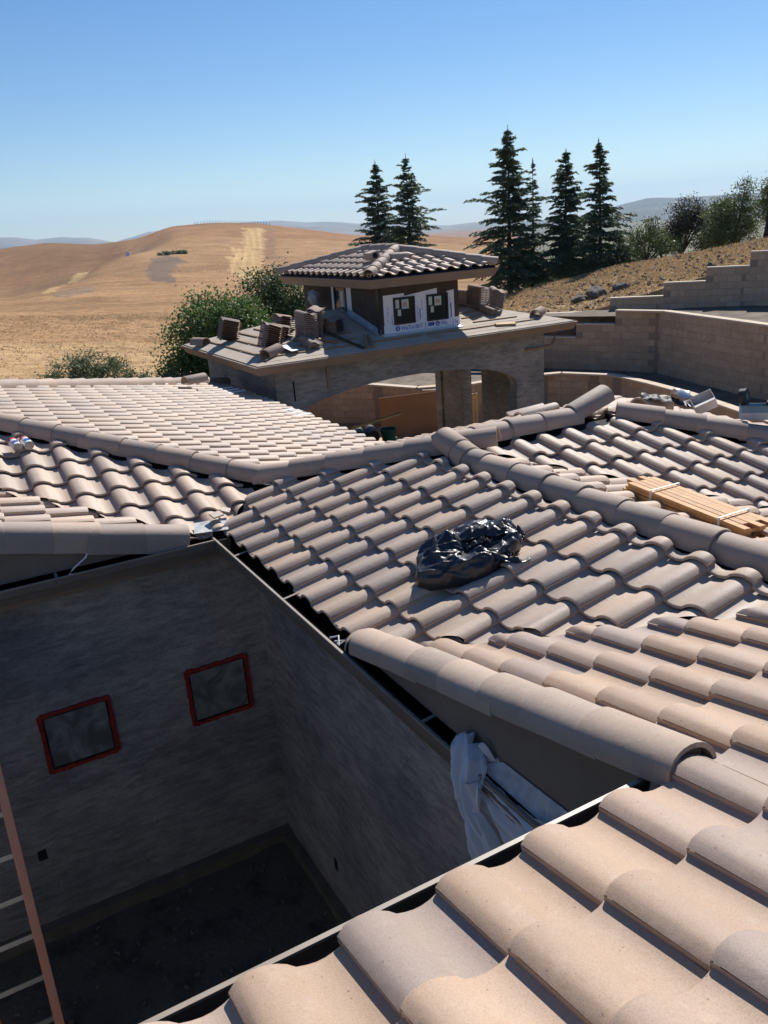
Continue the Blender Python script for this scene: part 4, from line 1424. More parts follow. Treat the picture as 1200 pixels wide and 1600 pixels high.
# eave trim: fascia and soffit
def eave_trim(x0, x1, y0, y1, z, h, w, wx0, wx1, wy0, wy1, parent):
    f = 0.03
    zt = z - 0.065
    segs = [((x0, y0), (x1, y0)), ((x1, y0), (x1, y1)), ((x1, y1), (x0, y1)), ((x0, y1), (x0, y0))]
    prof = [(0.0, 0.045), (0.05, 0.045), (0.05, 0.02), (0.02, -0.02), (0.0, -h * .55), (-0.03, -h), (-0.10, -h), (-0.10, 0.0)]
    def ring(c, dirs):
        return [(c[0] + dirs[0] * o, c[1] + dirs[1] * o, zt + zz) for o, zz in prof]
    corners = [((x0, y0), (-1, -1)), ((x1, y0), (1, -1)), ((x1, y1), (1, 1)), ((x0, y1), (-1, 1))]
    for i in range(4):
        A = ring(*corners[i]); B = ring(*corners[(i + 1) % 4])
        n = len(prof)
        V = A + B
        F = [(k, (k + 1) % n, n + (k + 1) % n, n + k) for k in range(n)]
        o = mk('eave_fascia', V, F, M['fascia'], parent)
        bm = bmesh.new(); bm.from_mesh(o.data); bmesh.ops.recalc_face_normals(bm, faces=bm.faces); bm.to_mesh(o.data); bm.free()
    zz = zt - h + 0.006
    for (a, b) in (((x0 + .08, y0 + .08), (x1 - .08, wy0)), ((x0 + .08, wy1), (x1 - .08, y1 - .08)), ((x0 + .08, wy0), (wx0, wy1)), ((wx1, wy0), (x1 - .08, wy1))):
        MB().box((a[0], a[1], zz), (b[0], b[1], zz + 0.02)).build('soffit', M['fascia'], parent)
eave_trim(PX0, PX1, PY0, PY1, PZ, 0.115, 0.1, WX0, WX1, WY0, WY1, pav)
# overlapping courses of underlayment and battens
def on_front(x, y, lift=0.0):
    return Vector((x, y, PZ + S * (y - PY0) + lift))
def on_left(x, y, lift=0.0):
    return Vector((x, y, PZ + S * (x - PX0) + lift))
rb = random.Random(8)
for i, d in enumerate((0.31, 0.60, 0.88, 1.15)):
    y = PY0 + d
    # front battens, in lengths
    for (xa, xb) in ((PX0 + d + .15, PX0 + d + .95), (4.7, 5.6), (5.65, 6.9), (6.95, 8.2), (8.2, PX1 - d - .5)):
        if y > 8.24 and not (xb < 6.1 or xa > 7.9):
            continue
        if xb - xa < .2 or (i == 3 and xa < 5):
            continue
        bb = MB(); bb.beam(on_front(xa + rb.uniform(0, .12), y + rb.uniform(-.01, .01), .014), on_front(xb - rb.uniform(0, .1), y + rb.uniform(-.01, .01), .014), 0.03, 0.02, (0, -S, 1))
        bb.build('batten', M['batten'], pav)
    x = PX0 + d
    for (ya, yb) in ((PY0 + d + .15, PY0 + d + 1.3), (PY0 + d + 1.35, PY1 - d - .3)):
        if yb - ya < .2:
            continue
        bb = MB(); bb.beam(on_left(x + rb.uniform(-.01, .01), ya, .014), on_left(x + rb.uniform(-.01, .01), yb, .014), 0.03, 0.02, (-S, 0, 1))
        bb.build('batten', M['batten'], pav)
for d in (0.13, 0.45, 0.74, 1.02):       # paper laps: thin raised edges
    y = PY0 + d
    xa, xb = PX0 + d + .05, PX1 - d - .05
    slope_panel('paper_lap', [on_front(xa, y, .004), on_front(xb, y, .004), on_front(xb - .3, y + .30, .002), on_front(xa + .3, y + .30, .002)], M['paper'], pav).data.transform(Matrix.Translation((0, 0, 0)))
MB().beam(on_front(5.0, 8.1, .02), on_front(5.0, 8.1, .02) + Vector((.001, 0, 0)), .01, .01)

# cupola ------------------------------------------------------------------------------------------
CX0, CX1, CY0, CY1, CZ = 5.74, 8.66, 7.92, 12.2, 1.33
KX0, KX1, KY0, KY1 = 6.10, 7.97, 8.28, 11.82
MB().box((KX0, KY0, 0.05), (KX1, KY0 + .15, CZ - 0.16)).build('cupola_wall', M['felt'], pav)
MB().box((KX0, KY0 + .153, 0.05), (KX0 + .15, KY1, CZ - 0.16)).build('cupola_wall', M['felt'], pav)
MB().box((KX1 - .15, KY0 + .153, 0.05), (KX1, KY1, CZ - 0.16)).build('cupola_wall', M['felt'], pav)
MB().box((KX0 + .153, KY1 - .15, 0.05), (KX1 - .153, KY1, CZ - 0.16)).build('cupola_wall', M['felt'], pav)
MB().box((KX0 - .02, KY0 - .02, 0.1), (KX0 + .06, KY0 + .06, CZ - .165)).build('corner_bead', M['frame'], pav)
eave_trim(CX0, CX1, CY0, CY1, CZ - 0.02, 0.125, 0.1, KX0, KX1, KY0, KY1, pav)
hw = (CX1 - CX0) / 2
czr = CZ + S * hw
cf = []
cupP = pav
cfield = [Field([(CX0, CY0), (CX1, CY0), (CX0 + hw, CY0 + hw)], (CX0 + .03, CY0 + .02, CZ), (0, 1), pav, False, seed=31, row_off=-.03, drop=0.0),
          Field([(CX0, CY1), (CX0, CY0), (CX0 + hw, CY0 + hw), (CX0 + hw, CY1 - hw)], (CX0, CY0 + .1, CZ), (1, 0), pav, True, seed=32, row_off=-.03, drop=0.0)]
emit_fields(cfield, 200)
cfield2 = [Field([(CX1, CY0), (CX1, CY1), (CX0 + hw, CY1 - hw), (CX0 + hw, CY0 + hw)], (CX1, CY0, CZ), (-1, 0), pav, False, seed=33, row_off=-.03, drop=0.0),
           Field([(CX1, CY1), (CX0, CY1), (CX0 + hw, CY1 - hw)], (CX0, CY1, CZ), (0, -1), pav, True, seed=34, row_off=-.03, drop=0.0)]
emit_fields(cfield2, 0)
R9 = random.Random(9)
place_caps(CAP, (CX0 - .03, CY0 - .03, CZ), (CX0 + hw, CY0 + hw, czr), pav, lift=0.055, rnd=R9, step=.34)
place_caps(CAP, (CX1 + .03, CY0 - .03, CZ), (CX0 + hw, CY0 + hw, czr), pav, lift=0.055, rnd=R9, step=.34)
place_caps(CAP, (CX0 - .03, CY1 + .03, CZ), (CX0 + hw, CY1 - hw, czr), pav, lift=0.055, rnd=R9, step=.34)
place_caps(CAP, (CX1 + .03, CY1 + .03, CZ), (CX0 + hw, CY1 - hw, czr), pav, lift=0.055, rnd=R9, step=.34)
place_caps(CAP, (CX0 + hw, CY0 + hw, czr), (CX0 + hw, CY1 - hw, czr), pav, lift=0.06, rnd=R9)
# attic vent hood on the left slope
vt = MB().box((-.11, -.15, 0.0), (.11, .15, .15))
vh = vt.build('roof_vent', M['cap'], pav); bevel(vh, .02, 2)
vh.matrix_local = Matrix.Translation((6.45, 9.05, CZ + S * .71 + .10)) @ Matrix.Rotation(-math.atan(S), 4, 'Y') @ Matrix.Rotation(math.radians(0), 4, 'Z')
bb = MB().tube([(0, -.155, .075), (0, -.151, .075)], .055, 14).build('vent_opening', M['blackgap'], vh)
for k in range(3):
    share('ridge_tile', CAP, pav, Matrix.Translation((6.66 + .02 * k, 8.78 + .0 * k, CZ + S * .9 + .04 + .03 * k)) @ Matrix.Rotation(math.radians(-88), 4, 'Z')) if k == 0 else None

# windows of the cupola
def text_mesh(body, size, mat, parent, mw, name='lettering', extrude=0.0008):
    cu = bpy.data.curves.new(name, 'FONT')
    cu.body = body; cu.size = size; cu.extrude = extrude
    to = bpy.data.objects.new(name, cu); COL.objects.link(to)
    dg = bpy.context.evaluated_depsgraph_get()
    me = bpy.data.meshes.new_from_object(to.evaluated_get(dg))
    bpy.data.objects.remove(to)
    me.materials.clear(); me.materials.append(mat)
    return share(name, me, parent, mw)
FX = Matrix.Rotation(math.radians(90), 4, 'X')     # text plane -> facing -Y
def cup_window(x0, x1, z0, z1, parent, seed):
    y = KY0
    r = random.Random(seed)
    fr = MB()
    w = .035
    fr.box((x0, y - .03, z0), (x1, y - .006, z0 + w)); fr.box((x0, y - .03, z1 - w), (x1, y - .006, z1))
    fr.box((x0, y - .029, z0 + w), (x0 + w, y - .006, z1 - w)); fr.box((x1 - w, y - .029, z0 + w), (x1, y - .006, z1 - w))
    win = fr.build('window', M['frame'], parent)
    MB().box((x0 + w, y - .012, z0 + w), (x1 - w, y - .004, z1 - w)).build('pane', M['glass'], win)
    MB().box((x1 - w - .07, y - .016, z0 + w), (x1 - w - .055, y - .0125, z1 - w)).build('mullion', M['frame'], win)
    for (a, b, c, d) in ((.05, .32, .13, .48), (.19, .30, .35, .475), (.22, .34, .31, .42), (.09, .17, .165, .29)):
        dark = (a, b) == (.22, .34)
        MB().box((x0 + a, y - .0150 - (.001 if dark else 0), z0 + b * .98), (x0 + c, y - .0125, z0 + d)).build('sticker', M['red'] if False else (M['block'] if dark else M['note']), win)
    return win
cup_window(6.42, 6.91, .36, .885, pav, 1)
cup_window(7.19, 7.70, .35, .875, pav, 2)
# flashing tape round both windows
def tape(x0, x1, z0, z1, tilt=0.0, dy=0.0):
    V = [(x0, KY0 - .004 - dy, z0), (x1, KY0 - .004 - dy, z0), (x1, KY0 - .004 - dy, z1 + tilt), (x0, KY0 - .004 - dy, z1)]
    V += [(a, KY0 - .0015 - dy, b) for a, _, b in V]
    F = [(0, 1, 2, 3), (7, 6, 5, 4), (0, 4, 5, 1), (1, 5, 6, 2), (2, 6, 7, 3), (3, 7, 4, 0)]
    return mk('window_tape', V, F, M['tape'], pav)
tape(6.20, 6.44, .24, .93); tape(6.89, 7.20, .24, .905, .03); tape(7.68, 7.86, .30, .90, .02)
tape(6.2, 6.68, .875, .945, .01, .003); tape(6.66, 7.45, .87, .90, .085, .006)
tb = tape(6.18, 7.20, .20, .365, 0, .008); tb2 = tape(7.17, 7.98, .205, .355, .02, .010)
wy = KY0 - .0225
text_mesh('WaTerBliT }', .115, M['blue'], tb, Matrix.Translation((6.56, wy + .008, .245)) @ FX)
text_mesh('Wa', .115, M['blue'], tb2, Matrix.Translation((7.50, wy + .006, .245)) @ FX)
text_mesh('} Ia', .115, M['blue'], tb2, Matrix.Translation((7.79, wy + .006, .245)) @ FX)
for (cx, par, yy) in ((6.49, tb, .008), (7.43, tb2, .006)):
    dsk = MB().tube([(cx, wy + yy, .285), (cx, wy + yy - .002, .285)], .052, 18).build('logo_disc', M['blue'], par)
    text_mesh('B', .08, M['tape'], par, Matrix.Translation((cx - .024, wy + yy - .0035, .257)) @ FX)
MB().box((7.20, wy + .003, .255), (7.35, wy + .006, .325)).build('logo_bar', M['blue'], tb2)
for (x, z) in ((6.27, .45), (6.36, .30), (6.96, .40), (7.06, .62), (7.74, .60)):
    for q in range(4):
        text_mesh('WaT' if q % 2 else 'BliT', .035, M['blue'], pav, Matrix.Translation((x + .03, KY0 - .0065, z - .02 + q * .075)) @ FX @ Matrix.Rotation(math.radians(90), 4, 'Z')) if z + q * .075 < .82 else None
MB().box((7.765, KY0 - .0075, .36), (7.79, KY0 - .0045, .66)).build('tape_print', M['blue'], pav)
MB().box((7.02, KY0 - .0075, .42), (7.04, KY0 - .0045, .62)).build('tape_print', M['blue'], pav)
# left window with tape, on the -X face
x = KX0
fr = MB()
fr.box((x - .03, 9.66, .56), (x - .006, 9.70, 1.10)); fr.box((x - .03, 10.17, .56), (x - .006, 10.21, 1.10)); fr.box((x - .029, 9.70, .56), (x - .006, 10.17, .60)); fr.box((x - .029, 9.70, 1.06), (x - .006, 10.17, 1.10))
w3 = fr.build('window', M['frame'], pav)
MB().box((x - .012, 9.70, .60), (x - .004, 10.17, 1.06)).build('pane', M['glass'], w3)
MB().box((x - .016, 9.78, .68), (x - .0125, 9.92, 1.0)).build('sticker', M['note'], w3)
MB().box((x - .004, 9.44, .40), (x - .001, 9.66, 1.12)).build('window_tape', M['tape'], pav)
MB().box((x - .004, 10.21, .42), (x - .001, 10.36, 1.12)).build('window_tape', M['tape'], pav)
MB().box((x - .007, 9.44, .40), (x - .0045, 10.36, .56)).build('window_tape', M['tape'], pav)
# step flashing at the foot of the cupola wall
def left_pt(y):
    return PZ + S * min(KX0 - PX0, y - PY0)
for (ya, yb) in ((8.25, 8.75), (8.75, 9.3), (9.3, 9.95)):
    za = PZ + S * (ya - PY0); zb = PZ + S * (yb - PY0)
    tri_wall('wall_flashing', [(x - .005, ya, za + .02), (x - .005, yb, zb + .02), (x - .005, yb, zb + .11), (x - .005, ya, za + .11)], (-.004, 0, 0), M['metal'], pav)
    tri_wall('wall_flashing', [(x - .006, ya, za + .022), (x - .006, yb, zb + .022), (x - .11, yb, zb + .022), (x - .11, ya, za + .022)], (0, 0, .004), M['metal'], pav)
tri_wall('wall_flashing', [(KX0, KY0 - .006, PZ + S * .62 + .008), (KX1, KY0 - .006, PZ + S * .62 + .008), (KX1, KY0 - .16, PZ + S * .46 + .014), (KX0, KY0 - .16, PZ + S * .46 + .014)], (0, 0, .003), M['white'], pav)

# ------------------------------------------------------------------ stacks of roof tiles on the pavilion
TILE_BR = tile_mesh('roof_tile', False, M['oldtile'])
CAP_BR = cap_mesh('ridge_tile', 0.118, 0.118, 0.03, 0.03, M['oldtile'])
def leaning_stack(label, p, yaw, n, lean=62, sp=0.033):
    """tiles stood on edge, leaning on each other"""
    t = root('roof_tile_stack', label, 'tile stack', p, yaw, 'stacks of roof tiles on the pavilion')
    for i in range(n):
        m = Matrix.Translation((-.15, i * sp, 0.0)) @ Matrix.Rotation(math.radians(lean + R9.uniform(-1.5, 1.5)), 4, 'X') @ Matrix.Translation((R9.uniform(-.01, .01), 0, 0))
        share('tile', TILE_BR, t, m)
    return t
def flat_stack(label, p, yaw, n, sp=0.037, tilt=0.0, group='stacks of roof tiles on the pavilion', mesh=None, jit=0.3, rowtilt=(0, 0)):
    t = root('roof_tile_stack', label, 'tile stack', p, yaw, group)
    for i in range(n):
        m = Matrix.Rotation(rowtilt[0], 4, 'X') @ Matrix.Rotation(rowtilt[1], 4, 'Y') @ Matrix.Translation((-.145 + R9.uniform(-.012, .012) * jit, -.2 + R9.uniform(-.015, .015) * jit, i * sp + .02)) @ Matrix.Rotation(math.radians(R9.uniform(-3, 3) * jit), 4, 'Z') @ Matrix.Rotation(tilt, 4, 'X')
        share('tile', mesh or TILE_BR, t, m)
    return t
sa = math.atan(S)
flat_stack('lone tile stack nearest the left eave corner of the pavilion roof', on_left(3.75, 10.62, .0), math.radians(-90), 11, rowtilt=(math.radians(-16), 0), sp=.040)
flat_stack('tall leaning tile stack above the near corner of the pavilion roof', on_left(3.83, 8.48, .0), math.radians(-78), 11, rowtilt=(math.radians(-20), 0), sp=.040)
flat_stack('short tile stack just behind the leaning one', on_left(4.2, 8.85, .0), math.radians(-80), 7, rowtilt=(math.radians(-14), 0))
flat_stack('tile stack with a pale top tile, at the back of the left group', on_left(4.45, 9.25, .0), math.radians(-70), 9, rowtilt=(math.radians(-12), 0))
flat_stack('tallest tile stack left of the cupola, wavy ends facing the front', on_front(4.66, 8.62, .0), math.radians(4), 13, sp=.037, rowtilt=(sa * .4, 0))
flat_stack('tile stack with two sunlit tiles on top, against the tallest one', on_front(4.98, 8.75, .0), math.radians(-40), 13, rowtilt=(sa * .3, 0))
flat_stack('tile stack in the shade of the cupola', on_front(5.35, 8.72, .0), math.radians(-60), 7, rowtilt=(sa * .3, 0))
flat_stack('three flat tiles lying in front of the tallest stack', on_front(4.55, 8.24, .0), math.radians(10), 3, rowtilt=(sa, 0))
flat_stack('tall tile stack right of the cupola wall', on_front(8.98, 9.05, .0), math.radians(8), 12, sp=.037, rowtilt=(sa * .5, 0))
flat_stack('tile stack leaning right at the far end of the right group', on_front(9.42, 9.0, .0), math.radians(-25), 11, sp=.032, rowtilt=(sa * .5, math.radians(10)))
flat_stack('low stack of tiles in front of the right group', on_front(9.02, 8.66, .0), math.radians(12), 3, rowtilt=(sa, 0))
flat_stack('small pile of dark tiles behind the right group', on_front(8.7, 9.35, .0), math.radians(40), 8, rowtilt=(sa * .5, 0))
def pile_caps(label, p, yaw, rows):
    t = root('ridge_tile_pile', label, 'tile stack', p, yaw)
    for (dx, dz) in rows:
        share('tile', CAP_BR, t, Matrix.Translation((dx, 0, dz)))
    return t
pile_caps('heap of half-round ridge tiles against the cupola wall', on_front(8.22, 8.95, .03), math.radians(-18), ((0, 0), (.0, .13), (.02, .26), (.0, .38)))
t = root('ridge_tile', 'single ridge tile lying near the left corner of the pavilion roof', 'roof tile', on_left(3.53, 7.98, .04), math.radians(-60))
share('tile', CAP_BR, t, Matrix.Rotation(math.radians(8), 4, 'X'))
t = root('ridge_tile', 'single brown ridge tile near the right end of the pavilion eave', 'roof tile', on_front(9.82, 8.1, .04), math.radians(-55))
share('tile', CAP_BR, t, Matrix.Rotation(math.radians(4), 4, 'X'))
t = root('ridge_tile', 'ridge tile half hidden behind the lone stack at the far left eave', 'roof tile', on_left(3.45, 11.15, .03), math.radians(20))
share('tile', CAP_BR, t, Matrix.Identity(4))
o = MB().beam(on_front(8.65, 7.95, .03), on_front(9.1, 7.86, .03), .09, .035, (0, -S, 1)).build('board', M['plank']); tag(o, 'short yellow board lying near the pavilion eave right of the cupola', 'board')
o = MB().beam(on_front(5.12, 8.62, .05), on_front(5.42, 7.72, .03), .05, .03, (0, -S, 1)).build('board', M['felt']); tag(o, 'dark batten lying down the shaded pavilion roof beside the stacks', 'board')
o = MB().beam(on_front(5.80, 8.25, .05), on_front(5.62, 7.72, .03), .05, .03, (0, -S, 1)).build('board', M['batten']); tag(o, 'brown batten lying down the shaded pavilion roof below the cupola corner', 'board')
o = MB().beam(on_front(5.7, 8.22, .07), on_front(5.50, 7.74, .03), .04, .03, (0, -S, 1)).build('board', M['batten']); tag(o, 'brown batten crossing the one below the cupola corner', 'board')
o = MB().beam(on_front(4.70, 8.45, .06), on_front(5.1, 8.15, .03), .07, .03, (0, -S, 1)).build('board', M['batten']); tag(o, 'short brown board at the foot of the tallest tile stack', 'board')
# folded flashing piece
fm = MB(); fm.beam((0, 0, 0), (.0, .34, 0), .16, .004); fm.beam((.10, 0, -.045), (.10, .34, -.045), .10, .004, (.6, 0, 1))
o = fm.build('folded_flashing', M['metal']); o.matrix_world = Matrix.Translation(on_front(4.10, 7.92, .08)) @ Matrix.Rotation(math.radians(18), 4, 'Z') @ Matrix.Rotation(math.radians(14), 4, 'X')
tag(o, 'piece of folded grey flashing lying on the front edge of the pavilion roof', 'flashing')
o = MB().beam(on_left(3.42, 8.0, .01), on_left(3.55, 7.86, .01), .2, .01, (-S, 0, 1)).build('tile_shard', M['batten']); tag(o, 'rust brown shard under the ridge tile at the near corner', 'shard')
# paper sack against the cupola
bm = bmesh.new(); bmesh.ops.create_icosphere(bm, subdivisions=3, radius=.2)
for v in bm.verts:
    v.co = Vector((v.co.x * .55, v.co.y * .95, v.co.z * (.75 if v.co.z > 0 else 1.0))) * (1 + .35 * mnoise.noise(v.co * 11))
o = from_bm('sack', bm, M['sack'], smooth=True); o.location = on_left(5.86, 10.75, .16)
tag(o, 'pale sack propped against the cupola wall left of its window', 'sack')

# ------------------------------------------------------------------ things under and behind the pavilion
o = MB().box((0, 0, 0), (1.75, .03, 1.15)).build('plywood_sheet', M['ply']); o.matrix_world = Matrix.Translation((9.0, 13.85, FL)) @ Matrix.Rotation(math.radians(-12), 4, 'Z') @ Matrix.Rotation(math.radians(-6), 4, 'X')
tag(o, 'orange plywood sheet leaning on the low block wall behind the arch', 'plywood')
pl = root('pallet', 'pale upright wooden slats standing behind the pavilion opening', 'pallet', (10.9, 12.95, FL), math.radians(-5))
for k in range(7):
    MB().box((k * .11, 0, 0), (k * .11 + .07, .03, 1.05)).build('slat', M['plank'], pl)
for zz in (.15, .85):
    MB().box((0, .031, zz), (.74, .06, zz + .08)).build('rail', M['plank'], pl)
o = MB().beam((5.75, 9.2, -1.78), (6.9, 9.05, -1.62), .09, .035).build('scaffold_plank', M['plank'])
tag(o, 'yellow plank end sticking up behind the sunlit slope, under the arch', 'plank')
def bucket(p, r0, r1, h, mat, label, lab2=None, lying=None):
    t = root('bucket', label, 'bucket', p)
    seg = 20
    V = []; F = []
    prof = [(r0, 0), (r1, h), (r1 + .012, h), (r1 + .012, h - .03), (r1 + .002, h - .03)]
    inner = [(r1 - .006, h), (r0 - .006, .01)]
    rows = [(r1 - .006, h), (r1 + .012, h), (r1 + .012, h - .035), (r1, h - .035), (r0, 0)]
    rows = list(reversed(rows)) + [(r0 - .006, .012)]
    for (rr_, zz) in rows:
        for k in range(seg):
            a = 2 * PI * k / seg
            V.append((rr_ * math.cos(a), rr_ * math.sin(a), zz))
    for i in range(len(rows) - 1):
        for k in range(seg):
            F.append((i * seg + k, i * seg + (k + 1) % seg, (i + 1) * seg + (k + 1) % seg, (i + 1) * seg + k))
    F.append(tuple(reversed(range(seg)))); F.append(tuple((len(rows) - 1) * seg + k for k in range(seg)))
    b = mk('body', V, F, mat, t, smooth=False)
    hd = MB().tube([((r1 + .014) * math.cos(a), (r1 + .014) * math.sin(a) * .25, h - .02 + .0 - (r1 * .9) * math.sin(a)) for a in [PI * k / 10 for k in range(11)]], .004, 5).build('handle', M['alu'], t)
    if lying:
        t.rotation_euler = lying
    return t
bucket((7.35, 10.5, -2.63), .15, .19, .34, M['green'], 'green open bucket beside the dark pipes under the arch')
for k, (dx, lab) in enumerate(((-.55, 'left dark pipe end beside the green bucket'), (-.28, 'right dark pipe end next to the green bucket'))):
    o = MB().tube([(7.22 + dx, 10.35 - dx * .5, -2.42), (7.45 + dx, 11.0 - dx * .5, -2.42)], .15, 18).build('pipe', M['dark'])
    tag(o, lab, 'pipe')
sc_ = root('scaffold_platform', 'scaffold platform under the arch that carries the bucket and pipes', 'scaffold', (7.0, 10.6, FL))
MB().box((-1.0, -.35, .80), (.75, .45, .84)).build('deck', M['plank'], sc_)
for (a, b) in ((-.95, -.3), (.7, -.3), (-.95, .4), (.7, .4)):
    MB().tube([(a, b, 0), (a, b, .8)], .025, 8).build('leg', M['alu'], sc_)

# rock on the straw hill
def rock(p, sx_, sy_, sz_, label, mat, seed):
    bm = bmesh.new(); bmesh.ops.create_icosphere(bm, subdivisions=4, radius=1.0)
    for v in bm.verts:
        q = v.co * 1.4 + Vector((seed * 7.1, 0, 0))
        v.co = v.co * (1 + .28 * mnoise.noise(q) + .12 * mnoise.noise(q * 3))
        v.co = Vector((v.co.x * sx_, v.co.y * sy_, v.co.z * sz_))
    o = from_bm('rock', bm, mat, smooth=True); o.location = p; o.rotation_euler = (0, 0, seed)
    tag(o, label, 'rock')
M['rock'] = noise_mat('grey_rock', (0.07, 0.062, 0.058), (0.16, 0.14, 0.125), 5, 0.95, 0.6, 18)
M['tarp'] = M['rock']
rock((20.4, 17.55, gz(20.4, 17.55) + .12), .62, .36, .25, 'large dark grey rock on the straw slope above the block walls', M['rock'], 1)
rock((21.05, 16.9, gz(21.05, 16.9) + .07), .34, .25, .17, 'smaller grey rock touching the right side of the large one', M['rock'], 2.2)
rock((19.9, 17.9, gz(19.9, 17.9) + .08), .35, .25, .16, 'flat grey rock at the left end of the large one', M['rock'], 3.3)
rock((22.6, 14.3, gz(22.6, 14.3) + .06), .14, .12, .12, 'small dark stone high on the straw slope near the wall steps', M['rock'], 4.1)

# ------------------------------------------------------------------ plants
def quads_obj(name, C, U, V_, mat, parent, tri=False):
    """C centres, U half length vectors, V half width vectors: leaf-shaped quads (arrays n x 3)"""
    n = len(C)
    P = np.empty((n, 4, 3))
    P[:, 0] = C - U; P[:, 1] = C + V_ - U * .1; P[:, 2] = C + U; P[:, 3] = C - V_ - U * .1
    me = bpy.data.meshes.new(name)
    me.vertices.add(n * 4); me.vertices.foreach_set('co', P.ravel())
    me.loops.add(n * 4); me.loops.foreach_set('vertex_index', np.arange(n * 4))
    me.polygons.add(n); me.polygons.foreach_set('loop_start', np.arange(0, n * 4, 4))
    me.materials.append(mat)
    me.update(calc_edges=True); me.validate()
    o = bpy.data.objects.new(name, me); COL.objects.link(o)
    if parent:
        o.parent = parent
    return o
def unit(a):
    return a / (np.linalg.norm(a, axis=1, keepdims=True) + 1e-9)

def conifer(label, p, h, r, seed, density=1.0, lean=0.0, sparse=0.0):
    rs = np.random.RandomState(seed)
    t = root('conifer_tree', label, 'conifer', p, 0, 'tall dark conifers beyond the slope')
    tr = MB().tube([(lean * (k / 8) ** 2, 0, h * k / 8 - .4 * (k == 0)) for k in range(9)], [max(.015, .035 * h * (1 - k / 8) ** 1.0 * .55) for k in range(9)], 8)
    C = []; U = []; V = []
    r = r * 1.35
    gap = rs.rand(8) * h
    nl = int(h / 0.15)
    for li in range(nl):
        z0 = h * (0.05 + 0.94 * li / nl)
        tt = z0 / h
        env = r * ((1 - tt) ** 0.82) * (0.80 + 0.25 * math.sin(li * 1.3 + seed)) + 0.06
        nb = int((5 + 2 * rs.rand()) * density)
        env *= rs.uniform(.72, 1.2)
        if np.min(np.abs(gap - z0)) < .07 and z0 > h * .3:
            nb = 2
        if rs.rand() < sparse:
            nb = max(1, nb // 3)
        for b in range(nb):
            a = rs.rand() * 2 * PI
            L = env * rs.uniform(.5, 1.18)
            if rs.rand() < .14:
                L *= 1.4
            d = np.array([math.cos(a), math.sin(a), 0])
            rise = rs.uniform(.12, .36) + .5 * tt; droop = rs.uniform(.30, .50)
            n = max(4, int(L / 0.075))
            s = (np.arange(n) + rs.rand(n)) / n
            s = s[s > 0.12 + .2 * rs.rand()]
            n = len(s)
            if n == 0:
                continue
            pts = np.outer(s * L, d) + np.array([lean * tt ** 2, 0, z0]) + np.outer(L * (rise * s - droop * s ** 2), [0, 0, 1])
            tan = np.tile(d, (n, 1)) + np.outer(rise - 2 * droop * s, [0, 0, 1])
            side = np.array([-d[1], d[0], 0])
            for q in range(6):
                sg = rs.choice([-1, 1], n)[:, None]
                spread = (1 - s * .55)[:, None] * L * .36 * rs.uniform(.05, 1.0, (n, 1))
                cc = pts + side * sg * spread + rs.normal(0, .02, (n, 3)) - np.array([0, 0, 1]) * spread * .22
                dirv = unit(tan * rs.uniform(.3, 1.1, (n, 1)) + side * sg * rs.uniform(.2, 1.0, (n, 1)) + rs.normal(0, .28, (n, 3)) - np.array([0, 0, .18]))
                ln = rs.uniform(.08, .19, (n, 1))
                wv = unit(np.cross(dirv, rs.normal(0, 1, (n, 3))))
                C.append(cc); U.append(dirv * ln); V.append(wv * rs.uniform(.022, .045, (n, 1)))
            # limb
            if li % 2 == 0 and b < 3:
                P0 = Vector((lean * tt ** 2, 0, z0))
                tr.tube([P0, P0 + Vector(tuple(d * L * .5)) + Vector((0, 0, L * (rise * .5 - droop * .25))), P0 + Vector(tuple(d * L * .92)) + Vector((0, 0, L * (rise * .92 - droop * .85)))], [.022, .013, .004], 4, cap=False)
    # leader
    k = 40
    zz = rs.uniform(.93, 1.02, k) * h
    C.append(np.stack([np.full(k, lean), np.zeros(k), zz], 1)); dv = unit(rs.normal(0, .5, (k, 3)) + np.array([0, 0, 1])); U.append(dv * .10); V.append(unit(np.cross(dv, rs.normal(0, 1, (k, 3)))) * .014)
    tr.build('trunk', M['bark'], t)
    quads_obj('crown', np.vstack(C), np.vstack(U), np.vstack(V), M['needle'], t)
    return t
def gp(x, y, dz=-.1):
    return (x, y, gz(x, y) + dz)
conifer('tallest conifer, leftmost of the right-hand row', (28.6, 33.4, -1.95), 8.75, 1.95, 1, 1.35)
conifer('thin sparse conifer second from the left in the right-hand row', (30.4, 33.5, -1.6), 6.7, .95, 2, .62, sparse=.45)
conifer('full symmetrical conifer in the middle of the right-hand row', (32.4, 33.0, -1.5), 7.05, 1.75, 3, 1.35)
conifer('conifer with a bent tip at the right end of the row', (32.5, 30.2, -1.35), 7.15, 1.6, 4, 1.1, lean=-.28)
conifer('left one of the two conifers behind the cupola', (28.3, 48.0, -3.2), 9.6, 2.3, 5, 1.25)
conifer('right one of the two conifers behind the cupola', (29.1, 45.2, -3.2), 9.7, 2.5, 6, 1.1, sparse=.15)

